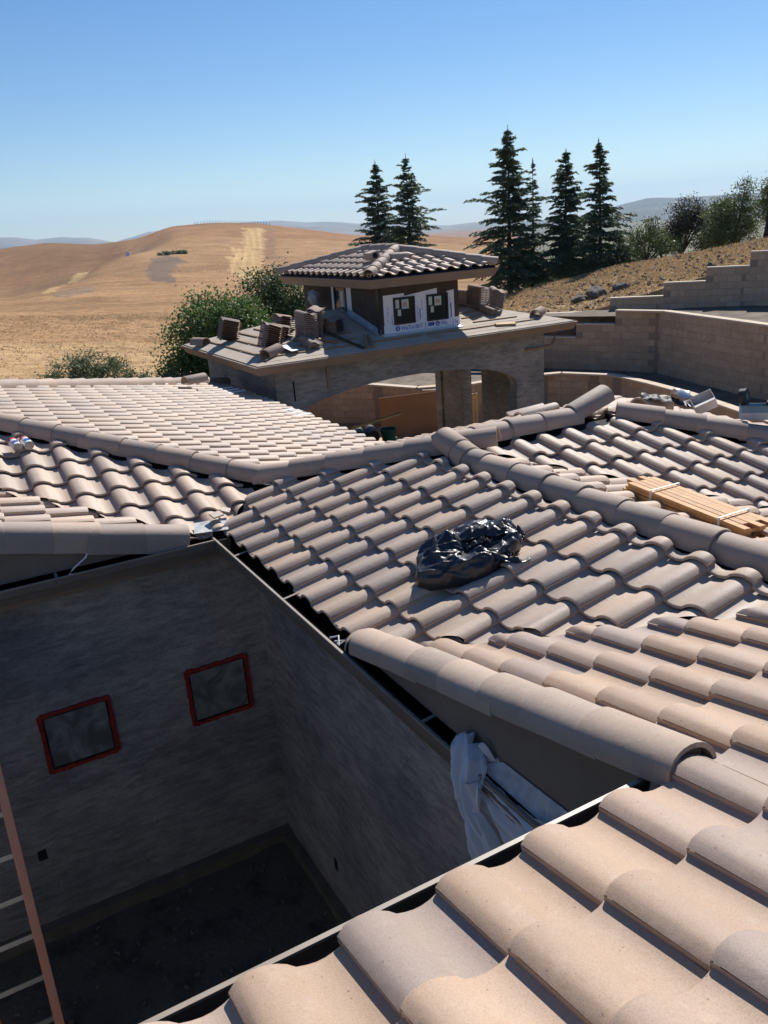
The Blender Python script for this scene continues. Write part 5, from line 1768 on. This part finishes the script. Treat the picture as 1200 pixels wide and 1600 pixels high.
def broadleaf(name, label, cat, p, blobs, nleaf, lsize, mat, seed, trunk_r=.08, trunks=1, group=None, trunk_top=None, clump=.22):
    """blobs: (x, y, z, rx, ry, rz) relative to p; leaves gather in clumps inside them"""
    rs = np.random.RandomState(seed)
    t = root(name, label, cat, p, 0, group)
    tr = MB()
    vol = np.array([b[3] * b[4] * b[5] for b in blobs]) ** .75; vol /= vol.sum()
    C = []; U = []; V = []
    for b, w in zip(blobs, vol):
        c = np.array(b[:3]); rad = np.array(b[3:])
        ncl = max(3, int(nleaf * w / 60))
        d = unit(rs.normal(0, 1, (ncl, 3)))
        rr_ = rs.uniform(.35, 1.05, (ncl, 1)) ** .6
        cc = c + d * rr_ * rad * rs.uniform(.85, 1.12, (ncl, 1))
        m = int(nleaf * w / ncl)
        cs = clump * rs.uniform(.6, 1.4, (ncl, 1, 1))
        P = cc[:, None, :] + rs.normal(0, 1, (ncl, m, 3)) * cs * np.array([1, 1, .7])
        P = P.reshape(-1, 3); n = len(P)
        dv = unit(rs.normal(0, 1, (n, 3)) + np.array([0, 0, -.3]))
        ls = lsize * rs.uniform(.6, 1.3, (n, 1))
        C.append(P); U.append(dv * ls); V.append(unit(np.cross(dv, rs.normal(0, 1, (n, 3)))) * ls * .55)
        # limbs to the blob
        for k in range(2):
            e = Vector(tuple(c + rs.normal(0, .3, 3) * rad)); s0 = Vector((rs.uniform(-.05, .05), rs.uniform(-.05, .05), max(.05, b[2] * .25)))
            mid = s0.lerp(e, .5) + Vector(tuple(rs.normal(0, .08, 3)))
            tr.tube([s0, mid, e], [trunk_r * .6, trunk_r * .36, trunk_r * .12], 6, cap=False)
        for k in range(min(8, ncl)):
            s0 = Vector(tuple(c + rs.normal(0, .15, 3) * rad)); e = Vector(tuple(cc[k]))
            tr.tube([s0, e], [trunk_r * .16, trunk_r * .05], 4, cap=False)
    for k in range(trunks):
        a = 2 * PI * k / trunks
        top = blobs[k % len(blobs)]
        dx = math.cos(a) * trunk_r * 1.2 * (trunks > 1); dy = math.sin(a) * trunk_r * 1.2 * (trunks > 1)
        tr.tube([(dx, dy, -.35), (dx * 1.2, dy * 1.2, .0), (top[0] * .15 + dx, top[1] * .15 + dy, top[2] * .4), (top[0] * .6, top[1] * .6, top[2] * .8)], [trunk_r * 1.25, trunk_r, trunk_r * .8, trunk_r * .4], 8)
    tr.build('trunk', M['bark'], t)
    quads_obj('crown', np.vstack(C), np.vstack(U), np.vstack(V), mat, t)
    return t
def vx(px_right, up_, away=0.0):
    """offset from metres to the right, up and away as seen from the house"""
    return Vector((math.cos(YAW) * px_right + math.sin(YAW) * away, -math.sin(YAW) * px_right + math.cos(YAW) * away, up_))
def bl(l):
    out = []
    for (r_, u_, a_, s1, s2) in l:
        v = vx(r_, u_, a_); out.append((v.x, v.y, v.z, s1, s1, s2))
    return out
# big oak left of the pavilion (crown 3.4 m wide and 3.2 m tall)
broadleaf('oak_tree', 'large leafy green tree left of the pavilion roof', 'tree', (6.25, 19.6, -2.75),
          bl([(-.95, .9, 0, .75, .8), (-.8, 1.9, .2, .75, .7), (0, 2.6, 0, .95, .75), (.7, 2.3, .2, .9, .85), (1.3, 1.8, .3, .7, .7), (0, 1.4, .2, 1.0, .8), (-.1, .6, .1, .9, .7), (.9, .9, .1, .9, .8)]), 34000, .052, M['leaf'], 11, .11, 2)
broadleaf('oak_tree', 'rounder darker tree rising between the leafy tree and the cupola', 'tree', (9.5, 22.0, -2.6),
          bl([(-.35, 3.0, 0, .85, .85), (.3, 2.7, .2, .9, .8), (.7, 1.9, .1, .8, .9), (-.2, 1.9, 0, 1.0, .9), (.2, 1.0, 0, 1.1, .9)]), 22000, .05, M['leafdark'], 12, .1, 1)
broadleaf('shrub', 'low grey-green bush behind the tiles of the sunlit slope', 'shrub', (2.25, 19.4, -2.25),
          bl([(-1.1, .75, 0, .5, .25), (-.4, 1.05, 0, .6, .45), (.2, 1.15, 0, .6, .5), (.8, .95, 0, .6, .4), (1.4, .6, 0, .45, .3), (-1.9, .5, 0, .35, .2)]), 9000, .035, M['shrub'], 13, .03, 3, clump=.13)
broadleaf('shrub', 'tiny bush beside the big leafy tree trunk', 'shrub', (4.55, 18.9, -2.25), bl([(0, .5, 0, .3, .25), (.35, .4, 0, .25, .2)]), 1200, .035, M['shrub'], 14, .02, 2, clump=.10)
broadleaf('shrub', 'thin bush at the far left edge behind the roof', 'shrub', (0.2, 18.9, -2.2), bl([(0, .45, 0, .4, .2), (.5, .5, 0, .3, .15)]), 1000, .03, M['shrub'], 15, .02, 2, clump=.12)
# trees on the crest to the right
broadleaf('crest_tree', 'sparse half-bare tree right of the conifers', 'tree', (33.5, 27.7, -1.0), bl([(-.1, 1.2, 0, .5, .5), (.9, 1.35, 0, .6, .55), (.35, 2.2, 0, .55, .5), (-.5, 1.9, 0, .45, .55), (1.2, 1.0, 0, .4, .35)]), 3000, .06, M['leafolive'], 21, .08, 1, 'trees along the crest', clump=.2)
broadleaf('crest_tree', 'dense dull round tree in the middle of the crest', 'tree', (37.0, 28.4, -.95), bl([(-.5, 1.9, 0, .85, .7), (.5, 2.2, 0, .9, .8), (0, 2.9, 0, .8, .6), (.9, 2.6, 0, .6, .6), (-.3, 1.6, .3, .9, .5)]), 12000, .05, M['leafpurple'], 22, .1, 2, 'trees along the crest')
broadleaf('crest_tree', 'broad green tree near the right edge of the photo', 'tree', (37.3, 25.1, -.65), bl([(-.9, 2.3, 0, .8, .8), (0, 2.4, .2, .9, .9), (-.5, 1.4, 0, 1.0, .8), (.3, 3.3, 0, .45, .65), (.5, 1.5, .2, .8, .8), (-1.2, 1.2, 0, .6, .6)]), 14000, .055, M['leafolive'], 23, .1, 2, 'trees along the crest')
broadleaf('crest_tree', 'tree with a forked trunk cut by the right edge', 'tree', (36.9, 23.0, -.35), bl([(.1, 2.3, 0, .6, .9), (.9, 2.5, 0, .8, .9), (.3, 3.1, 0, .5, .6), (1.2, 1.5, .2, .8, .8), (.7, 3.3, .2, .5, .4)]), 11000, .055, M['leafolive'], 24, .1, 2, 'trees along the crest')
broadleaf('crest_tree', 'bushy yellow-green tree at the foot of the last conifer', 'tree', (33.9, 29.6, -1.5), bl([(-.7, 1.1, 0, .9, .8), (.2, 1.7, 0, .8, .7), (.4, .9, 0, .9, .7), (1.0, .7, 0, .6, .5)]), 9000, .055, M['leafolive'], 25, .08, 2, 'trees along the crest')
broadleaf('crest_tree', 'yellow-green tree between the sparse tree and the dull round one', 'tree', (35.3, 28.2, -1.1), bl([(-.4, 1.5, 0, .6, .6), (.3, 1.3, 0, .55, .5)]), 3600, .055, M['leaf'], 26, .07, 1, 'trees along the crest')
broadleaf('crest_tree', 'dark low bush right of the dull round tree', 'tree', (37.6, 26.9, -.8), bl([(-.3, .9, 0, .7, .5), (.5, 1.0, .2, .6, .5), (0, 1.5, .2, .5, .4)]), 5000, .055, M['leafdark'], 27, .06, 2, 'trees along the crest')
broadleaf('crest_tree', 'green bush low between the first two conifers', 'tree', (29.9, 33.0, -1.6), bl([(-.3, 1.2, 0, .8, .8), (.3, .8, 0, .8, .6)]), 6000, .055, M['leafdark'], 28, .06, 2, 'trees along the crest')
broadleaf('crest_tree', 'low green bush under the middle conifer', 'tree', (31.8, 31.5, -1.5), bl([(-.5, .5, 0, .8, .4), (.6, .6, 0, .9, .5)]), 5000, .05, M['leafdark'], 29, .05, 2, 'trees along the crest')
# woods in the valley beyond: one mass
rs = np.random.RandomState(40)
C = []; U = []; V = []
for _ in range(260):
    a = math.radians(rs.uniform(39, 62)); D = rs.uniform(70, 380)
    x = CAM.x + D * math.sin(a); y = CAM.y + D * math.cos(a); z = gz(x, y)
    k = 90; s_ = rs.uniform(1.5, 4.0)
    P = rs.normal(0, 1, (k, 3)) * np.array([s_, s_, s_ * .6]) * .6 + np.array([x, y, z + s_ * .8])
    dv = unit(rs.normal(0, 1, (k, 3)))
    C.append(P); U.append(dv * s_ * .22); V.append(unit(np.cross(dv, rs.normal(0, 1, (k, 3)))) * s_ * .16)
o = quads_obj('valley_woods', np.vstack(C), np.vstack(U), np.vstack(V), M['leafdark'], None)
o['kind'] = 'stuff'; o['label'] = 'scrub and woods on the valley side beyond the crest'
# dark bushes round the bare patch on the golden hill
for q, (x, y) in enumerate(((92.8, 348), (95.6, 352), (98.6, 353), (101.2, 352.5))):
    broadleaf('hill_bush', ['leftmost dark bush by the bare patch on the golden hill', 'second bush from the left by the bare patch on the hill', 'third bush from the left by the bare patch on the hill', 'rightmost bush by the bare patch on the golden hill'][q], 'bush', (x, y, gz(x, y) - .3),
              bl([(0, .7, 0, 1.8, .8), (1.3, .6, 0, 1.4, .7)]), 700, .3, M['leafdark'], 50 + q, .2, 1, 'bushes on the golden hill', clump=.6)
# small white tank on the hill and fence posts on the crest
x, y = 128.0, 566.0
o = MB().tube([(x, y, gz(x, y) - .5), (x, y, gz(x, y) + 3.0)], 1.6, 14).build('water_tank', M['white']); tag(o, 'tiny white water tank on the left shoulder of the hill', 'tank')
fp = root('ridge_fence', 'line of small fence posts along the crest of the golden hill', 'fence')
for k in range(26):
    a = math.radians(17.2 + k * .19); D = 690
    x = CAM.x + D * math.sin(a); y = CAM.y + D * math.cos(a)
    MB().box((x - .15, y - .15, gz(x, y) - 1.0), (x + .15, y + .15, gz(x, y) + 1.7)).build('post', M['bark'], fp)

# straw tufts on the slope behind the block walls and in the near field
rs = np.random.RandomState(77)
C = []; U = []; V = []
def scatter(n, a0, a1, d0, d1, size):
    a = np.radians(rs.uniform(a0, a1, n)); D = np.sqrt(rs.uniform(d0 ** 2, d1 ** 2, n))
    x = CAM.x + D * np.sin(a); y = CAM.y + D * np.cos(a)
    keep = D > np.interp(np.degrees(a), PAZ, PDD) + .35
    x, y, D = x[keep], y[keep], D[keep]
    z = ground_z(x, y); n = len(x)
    for q in range(3):
        dv = unit(rs.normal(0, .8, (n, 3)) * np.array([1, 1, .25]) + np.array([0, 0, .45]))
        ls = size * rs.uniform(.5, 1.5, (n, 1)) * (D[:, None] / 35) ** .5
        C.append(np.stack([x, y, z], 1) + dv * ls * .6 + rs.normal(0, .04, (n, 3)) * np.array([1, 1, .1])); U.append(dv * ls); V.append(unit(np.cross(dv, rs.normal(0, 1, (n, 3)))) * ls * .22)
scatter(30000, 35.5, 60, 28, 48, .06)
scatter(15000, 0, 34, 19, 110, .055)
o = quads_obj('straw_tufts', np.vstack(C), np.vstack(U), np.vstack(V), M['straw'], None)
o['kind'] = 'stuff'; o['label'] = 'dry straw tufts on the slope and the near field'
cb = MB(); rc = random.Random(31)
for _ in range(1500):
    a = math.radians(rc.uniform(36, 60)); D = rc.uniform(28.6, 48)
    x = CAM.x + D * math.sin(a); y = CAM.y + D * math.cos(a); s_ = rc.uniform(.02, .075)
    m_ = Matrix.Translation((x, y, gz(x, y) + s_ * .2)) @ Matrix.Rotation(rc.uniform(0, 3), 4, (rc.random(), rc.random(), rc.random() + .1))
    cb.box((-s_, -s_ * .8, -s_ * .6), (s_, s_ * .8, s_ * .6), m_)
o = cb.build('clods', M['rock']); o['kind'] = 'stuff'; o['label'] = 'clods and stones on the straw slope'

# ------------------------------------------------------------------ objects lying on the house roof
def r2(x, y, lift=0.0):
    return Vector((x, y, S * x + lift))
# black bag ---------------------------------------------------------------
def ridged(x, y, z, o=4):
    v = 0; a = 1; t = 0
    for _ in range(o):
        v += a * (1 - abs(mnoise.noise(Vector((x, y, z)))) * 2.0); t += a
        a *= .5; x *= 2.1; y *= 2.1; z *= 2.1
    return v / t
def black_bag():
    """bag slumped with its mouth open; local x = right, y = away as seen from the house, z up"""
    cx, cy = .86, -2.25
    ax = Vector((math.cos(YAW), -math.sin(YAW), 0)); ay = Vector((math.sin(YAW), math.cos(YAW), 0))
    def place(x, y, z):
        p = ax * x + ay * y
        return (cx + p.x, cy + p.y, S * (cx + p.x) - .005 + z)
    n, m = 150, 90
    V = []; F = []
    for j in range(m + 1):
        v = j / m
        for i in range(n):
            a = 2 * PI * i / n
            ca, sa_ = math.cos(a), math.sin(a)
            R0 = .275 + .025 * math.sin(2 * a + .5) + .018 * math.sin(5 * a + 2)
            q = R0 * (1.0 + .10 * math.sin(PI * min(1, v * 1.6))) * (1 - v ** 1.9)
            hgt = .165 * (1 - (1 - v) ** 2.6)
            # sunken mouth on the near right side
            x = q * ca * 1.12 - .02; y = q * sa_ * .92
            mx_2 = math.exp(-(((x - .055) / .15) ** 2 + ((y + .03) / .085) ** 2))
            z = hgt - .085 * mx_2 * min(1, v * 2.2)
            z += .035 * math.exp(-(((x + .13) / .10) ** 2 + ((y - .06) / .12) ** 2)) + .03 * math.exp(-(((x - .24) / .09) ** 2 + ((y - .05) / .09) ** 2))
            # long soft creases gathering towards the mouth plus fine crinkle
            rd = ridged(x * 2.6 + .25 * math.sin(y * 9), y * 5.5 + x * 1.5, z * 3 + 1.5, 3)
            fine = ridged(x * 14, y * 17, z * 12 + 7, 2)
            amp = min(1, v * 4)
            k = (rd - .45) * .052 * amp + (fine - .5) * .005 * amp
            vd = mnoise.voronoi(Vector((x * 8 + 3, y * 10, z * 8)))[0]
            k += .016 * amp * (1 - min(1.0, (vd[1] - vd[0]) / .35)) ** 2 - .010 * amp
            V.append(place(x + ca * k * .6, y + sa_ * k * .6, max(-.03, z + k)))
    for j in range(m):
        for i in range(n):
            F.append((j * n + i, j * n + (i + 1) % n, (j + 1) * n + (i + 1) % n, (j + 1) * n + i))
    F.append(tuple(m * n + i for i in range(n)))
    o = mk('plastic_bag', V, F, M['blackbag'], smooth=True)
    # torn rim and loose flaps of the mouth: curved bands with their own folds
    def band(pts, w0, w1, amp, seed, name='flap'):
        P = [Vector(p) for p in pts]; k1, k2 = 46, 12
        VV = []; FF = []
        for i in range(k1 + 1):
            t = i / k1 * (len(P) - 1); k = min(int(t), len(P) - 2); f = t - k; f = f * f * (3 - 2 * f)
            c = P[k].lerp(P[k + 1], f); d = (P[k + 1] - P[k]).normalized(); sd = d.cross(Vector((0, 0, 1))).normalized()
            w = w0 + (w1 - w0) * i / k1
            for jj in range(k2 + 1):
                u_ = jj / k2 - .5
                nz = mnoise.fractal(Vector((i * .16 + seed, u_ * 3, seed)), .7, 2.1, 4)
                p = c + sd * u_ * w * .8 + Vector((0, 0, abs(u_) * w * -.55 + amp * nz + .012 * math.sin(i * .8 + seed) * (1 - 2 * abs(u_))))
                VV.append(place(p.x, p.y, p.z))
        for i in range(k1):
            for jj in range(k2):
                q = i * (k2 + 1) + jj
                FF.append((q, q + 1, q + k2 + 2, q + k2 + 1))
        mk(name, VV, FF, M['blackbag'], o, smooth=True)
    band([(-.27, -.02, .09), (-.20, -.10, .135), (-.06, -.13, .135), (.06, -.125, .15), (.16, -.17, .10), (.27, -.20, .05), (.34, -.17, .02)], .10, .05, .018, 3.0)
    band([(-.10, .10, .17), (.02, .05, .19), (.12, .07, .185), (.20, .0, .165), (.30, .03, .13), (.35, .01, .08)], .14, .09, .022, 8.0)
    band([(-.02, -.02, .13), (.08, -.055, .165), (.14, -.05, .13)], .05, .03, .02, 12.0)
    band([(.18, -.12, .06), (.22, -.16, .09), (.27, -.14, .04)], .07, .05, .02, 17.0)
    tag(o, 'crumpled glossy black plastic bag sitting on the middle tile slope', 'plastic bag')
black_bag()

# bundle of battens with white ties ----------------------------------------------------
bd = root('batten_bundle', 'bundle of yellow wooden battens tied with white straps, right of the long ridge', 'lumber', (2.95, -1.62, 0.33))
pa = Vector((2.42, -2.12, .285)); pb = Vector((2.20, -3.25, .315))
dd = (pb - pa).normalized(); LL = (pb - pa).length
sd_ = dd.cross(Vector((0, 0, 1))).normalized(); uu_ = sd_.cross(dd)
bd.location = (0, 0, 0)
bd.matrix_world = Matrix((sd_, dd, uu_)).transposed().to_4x4()
bd.location = pa
rw = random.Random(12)
for ix in range(5):
    for iz in range(5):
        bw, bh = .046, .024
        off = rw.uniform(-.05, .05)
        b = MB().box((-bw / 2 + .001, 0, -bh / 2 + .001), (bw / 2 - .001, LL, bh / 2 - .001)).build('batten', M['wood'], bd)
        b.matrix_local = Matrix.Translation((ix * .049 - .10, off, iz * .026 + .015)) @ Matrix.Rotation(math.radians(rw.uniform(-.7, .7)), 4, 'Z')
for yy in (.28, .95):
    st = MB()
    x0, x1, z0, z1 = -.132, .128, -.004, .146
    st.beam((x0, yy, z1), (x1, yy + .05, z1), .014, .003); st.beam((x0, yy - .01, z0), (x0, yy, z1), .014, .004, (0, 1, 0)); st.beam((x1, yy + .05, z0), (x1, yy + .05, z1), .014, .004, (0, 1, 0))
    st.build('strap', M['strap'], bd)

# two cans on the left slope -------------------------------------------------------------
for k, (x, lab) in enumerate(((-1.27, 'left one of the two white printed cans lying on the tiles'), (-1.17, 'right one of the two white printed cans lying on the tiles'))):
    t = root('spray_can', lab, 'can', (x, 1.93, S * 1.93 + .06), math.radians(8))
    t.rotation_euler = (math.radians(100), 0, math.radians(10))
    MB().tube([(0, 0, -.08), (0, 0, .08)], .042, 18).build('can_body', M['white'], t, smooth=False)
    MB().tube([(0, 0, .0805), (0, 0, .088)], .039, 18).build('can_end', M['alu'], t)
    MB().tube([(0, 0, -.078), (0, 0, -.045)], .0428, 18, cap=False).build('red_band', M['red'], t)
    MB().box((-.02, .0, .0), (.02, .0432, .045)).build('blue_print', M['blue'], t)

# cartons and bits on the falling hip at the far right -------------------------------------
def hip_pt(t, side, lift):
    return Vector((XP + t + side * .707, HY - t + side * .707, HZ - S * t - S * side * .0 + lift))
def carton(p, yaw, sx_, sy_, sz_, mat, label, open_=True):
    t = root('carton', label, 'box', p, yaw)
    th = .004
    MB().box((-sx_, -sy_, 0), (sx_, sy_, th)).build('bottom', mat, t)
    MB().box((-sx_, -sy_, th), (-sx_ + th, sy_, sz_)).build('side', mat, t)
    MB().box((sx_ - th, -sy_, th), (sx_, sy_, sz_)).build('side', mat, t)
    MB().box((-sx_ + th, -sy_, th), (sx_ - th, -sy_ + th, sz_)).build('side', mat, t)
    MB().box((-sx_ + th, sy_ - th, th), (sx_ - th, sy_, sz_)).build('side', mat, t)
    fb = MB(); fb.beam((0, -sy_, sz_), (0, -sy_ - sy_ * .7, sz_ + .02), sx_ * 1.9, .003); fb.build('flap', mat, t)
    return t
c1 = carton(hip_pt(.62, .30, .13), math.radians(-30), .10, .07, .12, M['cardwhite'], 'open pale carton lying tilted on the tiles at the far right hip')
c1.rotation_euler = (math.radians(25), math.radians(-25), math.radians(-40))
c2 = carton(hip_pt(.92, .22, .12), math.radians(-45), .13, .08, .12, M['cardblue'], 'blue and white carton holding black rolls on the far right hip')
MB().box((-.131, -.0825, .0), (.131, -.0805, .065)).build('white_print', M['cardwhite'], c2)
def roll(p, r_, w, label, ax):
    t = root('tape_roll', label, 'roll', p)
    t.rotation_euler = ax
    seg = 20; V = []; F = []
    for (a_, z_) in ((r_, -w), (r_, w), (r_ * .45, w), (r_ * .45, -w)):
        for k in range(seg):
            q = 2 * PI * k / seg; V.append((a_ * math.cos(q), a_ * math.sin(q), z_))
    for i in range(4):
        for k in range(seg):
            j = (i + 1) % 4
            F.append((i * seg + k, i * seg + (k + 1) % seg, j * seg + (k + 1) % seg, j * seg + k))
    mk('roll_body', V, F, M['dark'], t)
    MB().tube([(0, 0, -w * .9), (0, 0, w * .9)], r_ * .44, 14, cap=False).build('core', M['cardblue'], t)
roll(hip_pt(.85, .26, .29), .075, .03, 'black roll standing upright out of the blue carton', (math.radians(80), 0, math.radians(20)))
roll(hip_pt(1.02, .20, .26), .065, .03, 'second black roll lying flat on the blue carton', (math.radians(12), math.radians(8), 0))
# crumpled dark sheet and folded metal strip between the peak and the cartons
def sheet(name, p, L, w, yaw, mat, label, cat, amp=.03, seed=1, curl=0.0):
    V = []; F = []
    a_, b_ = 26, 10
    for i in range(a_ + 1):
        for j in range(b_ + 1):
            x = (i / a_ - .5) * L; y = (j / b_ - .5) * w
            z = amp * mnoise.fractal(Vector((x * 9 + seed, y * 9, seed)), .8, 2, 4) + curl * (1 - (2 * j / b_ - 1) ** 2)
            V.append((x, y, z))
    for i in range(a_):
        for j in range(b_):
            q = i * (b_ + 1) + j
            F.append((q, q + b_ + 1, q + b_ + 2, q + 1))
    o = mk(name, V, F, mat, smooth=True)
    o.location = p; o.rotation_euler = (0, math.radians(12), yaw)
    tag(o, label, cat)
    return o
sheet('roof_felt', hip_pt(.36, .28, .13), .46, .16, math.radians(-35), M['dark'], 'crumpled strip of black felt behind the falling hip', 'felt', .035, 3, .03)
sheet('metal_scrap', hip_pt(.46, .32, .19), .14, .16, math.radians(-20), M['metal'], 'bright folded metal scrap standing on the black felt', 'metal', .01, 5, .06)
sheet('metal_scrap', hip_pt(.56, .26, .13), .16, .09, math.radians(-30), M['metal'], 'small bright metal strip lying beside the tilted carton', 'metal', .006, 6, .01)
# loose tiles on the far side of the short ridge
t = root('roof_tile', 'loose tan tile laid across others beyond the short ridge', 'roof tile', (2.78, -0.36, .495), math.radians(0))
share('tile', TILE_L, t, Matrix.Rotation(math.radians(-97), 4, 'Z') @ Matrix.Rotation(math.radians(5), 4, 'X'))
t = root('roof_tile', 'loose tile lying upside down beside the long ridge, in front of the batten bundle', 'roof tile', (2.42, -1.38, .34), math.radians(25))
share('tile', TILE_R, t, Matrix.Translation((0, 0, .0)) @ Matrix.Rotation(math.radians(180), 4, 'Y'))
t = root('ridge_tile', 'loose pale ridge tile just right of the raised peak tile', 'roof tile', (3.95, -.62, .44), math.radians(-80))
share('tile', CAP, t, Matrix.Rotation(math.radians(-6), 4, 'X'))
# broken tile bits in the valley corner
for q, (x, y, a) in enumerate(((-.02, .10, .3), (.08, .16, 1.1))):
    sh = MB().box((-.05, -.035, 0), (.05, .035, .014)).build('tile_shard', M['tile'])
    sh.matrix_world = Matrix.Translation((x, y, S * .15 + .05)) @ Matrix.Rotation(a, 4, 'Z') @ Matrix.Rotation(.3, 4, 'X')
    tag(sh, ['broken tile shard on the flashing at the court corner, left piece', 'broken tile shard on the flashing at the court corner, right piece'][q], 'shard')

# clear plastic hanging over the gutter ------------------------------------------------------
def clear_plastic():
    # spine of sections: centre, half width, width direction, bulge
    sec = [((-.03, -3.52, .10), .03, 0.0), ((-.06, -3.56, .16), .10, .2), ((-.10, -3.60, .13), .13, .5), ((-.14, -3.62, .03), .12, .9), ((-.15, -3.66, -.09), .075, 1.0), ((-.15, -3.72, -.18), .085, 1.0),
           ((-.15, -3.80, -.30), .12, 1.0), ((-.15, -3.88, -.46), .16, 1.0), ((-.155, -3.95, -.66), .20, 1.0), ((-.16, -4.02, -.95), .24, 1.0), ((-.16, -4.06, -1.25), .26, 1.0)]
    nu, nv = 60, 54
    V = []; F = []
    for i in range(nu + 1):
        s_ = i / nu * (len(sec) - 1); k = min(int(s_), len(sec) - 2); t = s_ - k; t = t * t * (3 - 2 * t)
        c = Vector(sec[k][0]).lerp(Vector(sec[k + 1][0]), t); w = sec[k][1] * (1 - t) + sec[k + 1][1] * t
        for j in range(nv + 1):
            u_ = (j / nv - .5) * 2
            fold = .030 * math.sin(u_ * 9 + 1.5 * math.sin(i * .12)) + .014 * math.sin(u_ * 23 + i * .2)
            nzz = mnoise.fractal(Vector((u_ * 2.2, i * .09, 4)), .8, 2.1, 4)
            x = c.x + fold * (.6 + w * 2) + .016 * nzz - .03 * (1 - u_ * u_)
            y = c.y + u_ * w
            z = c.z + .02 * nzz - .05 * u_ * u_ * (s_ < 3)
            V.append((min(x, -.10 if s_ > 3.2 else 9), y, z))
    for i in range(nu):
        for j in range(nv):
            q = i * (nv + 1) + j
            F.append((q, q + 1, q + nv + 2, q + nv + 1))
    o = mk('plastic_sheet', V, F, M['clearbag'], smooth=True)
    # second lobe spreading inside the gutter towards the near eave
    V = []; F = []
    nu, nv = 44, 36
    for i in range(nu + 1):
        s_ = i / nu
        for j in range(nv + 1):
            u_ = (j / nv - .5) * 2
            y = -3.60 - .78 * s_ + .02 * math.sin(u_ * 7)
            w = .05 + .16 * s_
            nzz = mnoise.fractal(Vector((u_ * 1.8 + 5, s_ * 4, 9)), .8, 2.1, 4)
            x = -.10 - .03 * s_ + .016 * math.sin(u_ * 12 + s_ * 6) + .012 * nzz
            z = -.02 - .10 * s_ + u_ * w + .02 * nzz - .10 * (u_ < 0) * abs(u_) * s_ * 2
            V.append((x, y, z))
    for i in range(nu):
        for j in range(nv):
            q = i * (nv + 1) + j
            F.append((q, q + 1, q + nv + 2, q + nv + 1))
    mk('lobe', V, F, M['clearbag'], o, smooth=True)
    # curled lobe at the back
    V = []; F = []
    for i in range(25):
        for j in range(17):
            a = i / 24 * 3.6; s_ = j / 16
            rr_ = .07 + .025 * math.sin(a * 2)
            V.append((-.02 + rr_ * math.cos(a) * .7 + .015 * math.sin(s_ * 9 + a), -3.66 - rr_ * math.sin(a) - .03 * s_, .10 + .11 * (s_ - .5) + .03 * math.sin(a * 3 + s_ * 4)))
    for i in range(24):
        for j in range(16):
            q = i * 17 + j
            F.append((q, q + 1, q + 18, q + 17))
    mk('lobe', V, F, M['clearbag'], o, smooth=True)
    o.location = (0, -.02, -.085)
    tag(o, 'crumpled clear white plastic sheet hanging over the long gutter', 'plastic sheet')
clear_plastic()

# extension ladder leaning on the far court wall ----------------------------------------------
ld = root('extension_ladder', 'extension ladder with orange fibreglass rails leaning against the far court wall', 'ladder', (-2.2, -1.22, FL + .04))
dv = Vector((0, .381, .924)).normalized()
LEN = 4.75
nrm = Vector((0, -dv.z, dv.y))
def lp(x, s_, o_=0.0):
    return Vector((x, 0, 0)) + dv * s_ + nrm * o_
for x in (.205, -.205):
    # inner (lower) section rail and outer (fly) section rail, both channels
    for (s0, s1, of, wd) in ((0.0, 3.3, -.045, .085), (1.08, LEN, .012, .09)):
        rl = MB()
        a = lp(x, s0, of); b = lp(x, s1, of)
        rl.beam(a, b, .006, wd, nrm)
        for e in (-1, 1):
            rl.beam(a + nrm * e * (wd / 2) + Vector((-.013 * (1 if x > 0 else -1), 0, 0)), b + nrm * e * (wd / 2) + Vector((-.013 * (1 if x > 0 else -1), 0, 0)), .060, .006, nrm)
        rl.build('rail', M['fibreglass'], ld)
    for k in range(15):
        s_ = .18 + k * .3048
        if s_ < LEN - .1:
            MB().tube([lp(x + (.004 if x > 0 else -.004), s_, .012 if s_ > 1.1 else -.045), lp(x + (.014 if x > 0 else -.014), s_, .012 if s_ > 1.1 else -.045)], .013, 8).build('rivet', M['alu'], ld)
    MB().box((x - .03, -.06, -.04), (x + .03, .05, .03)).build('foot', M['dark'], ld)
for k in range(15):
    s_ = .18 + k * .3048
    if s_ > LEN - .1:
        break
    of = .012 if s_ > 1.1 else -.045
    MB().beam(lp(-.2, s_, of), lp(.2, s_, of), .035, .028, nrm).build('rung', M['alu'], ld)
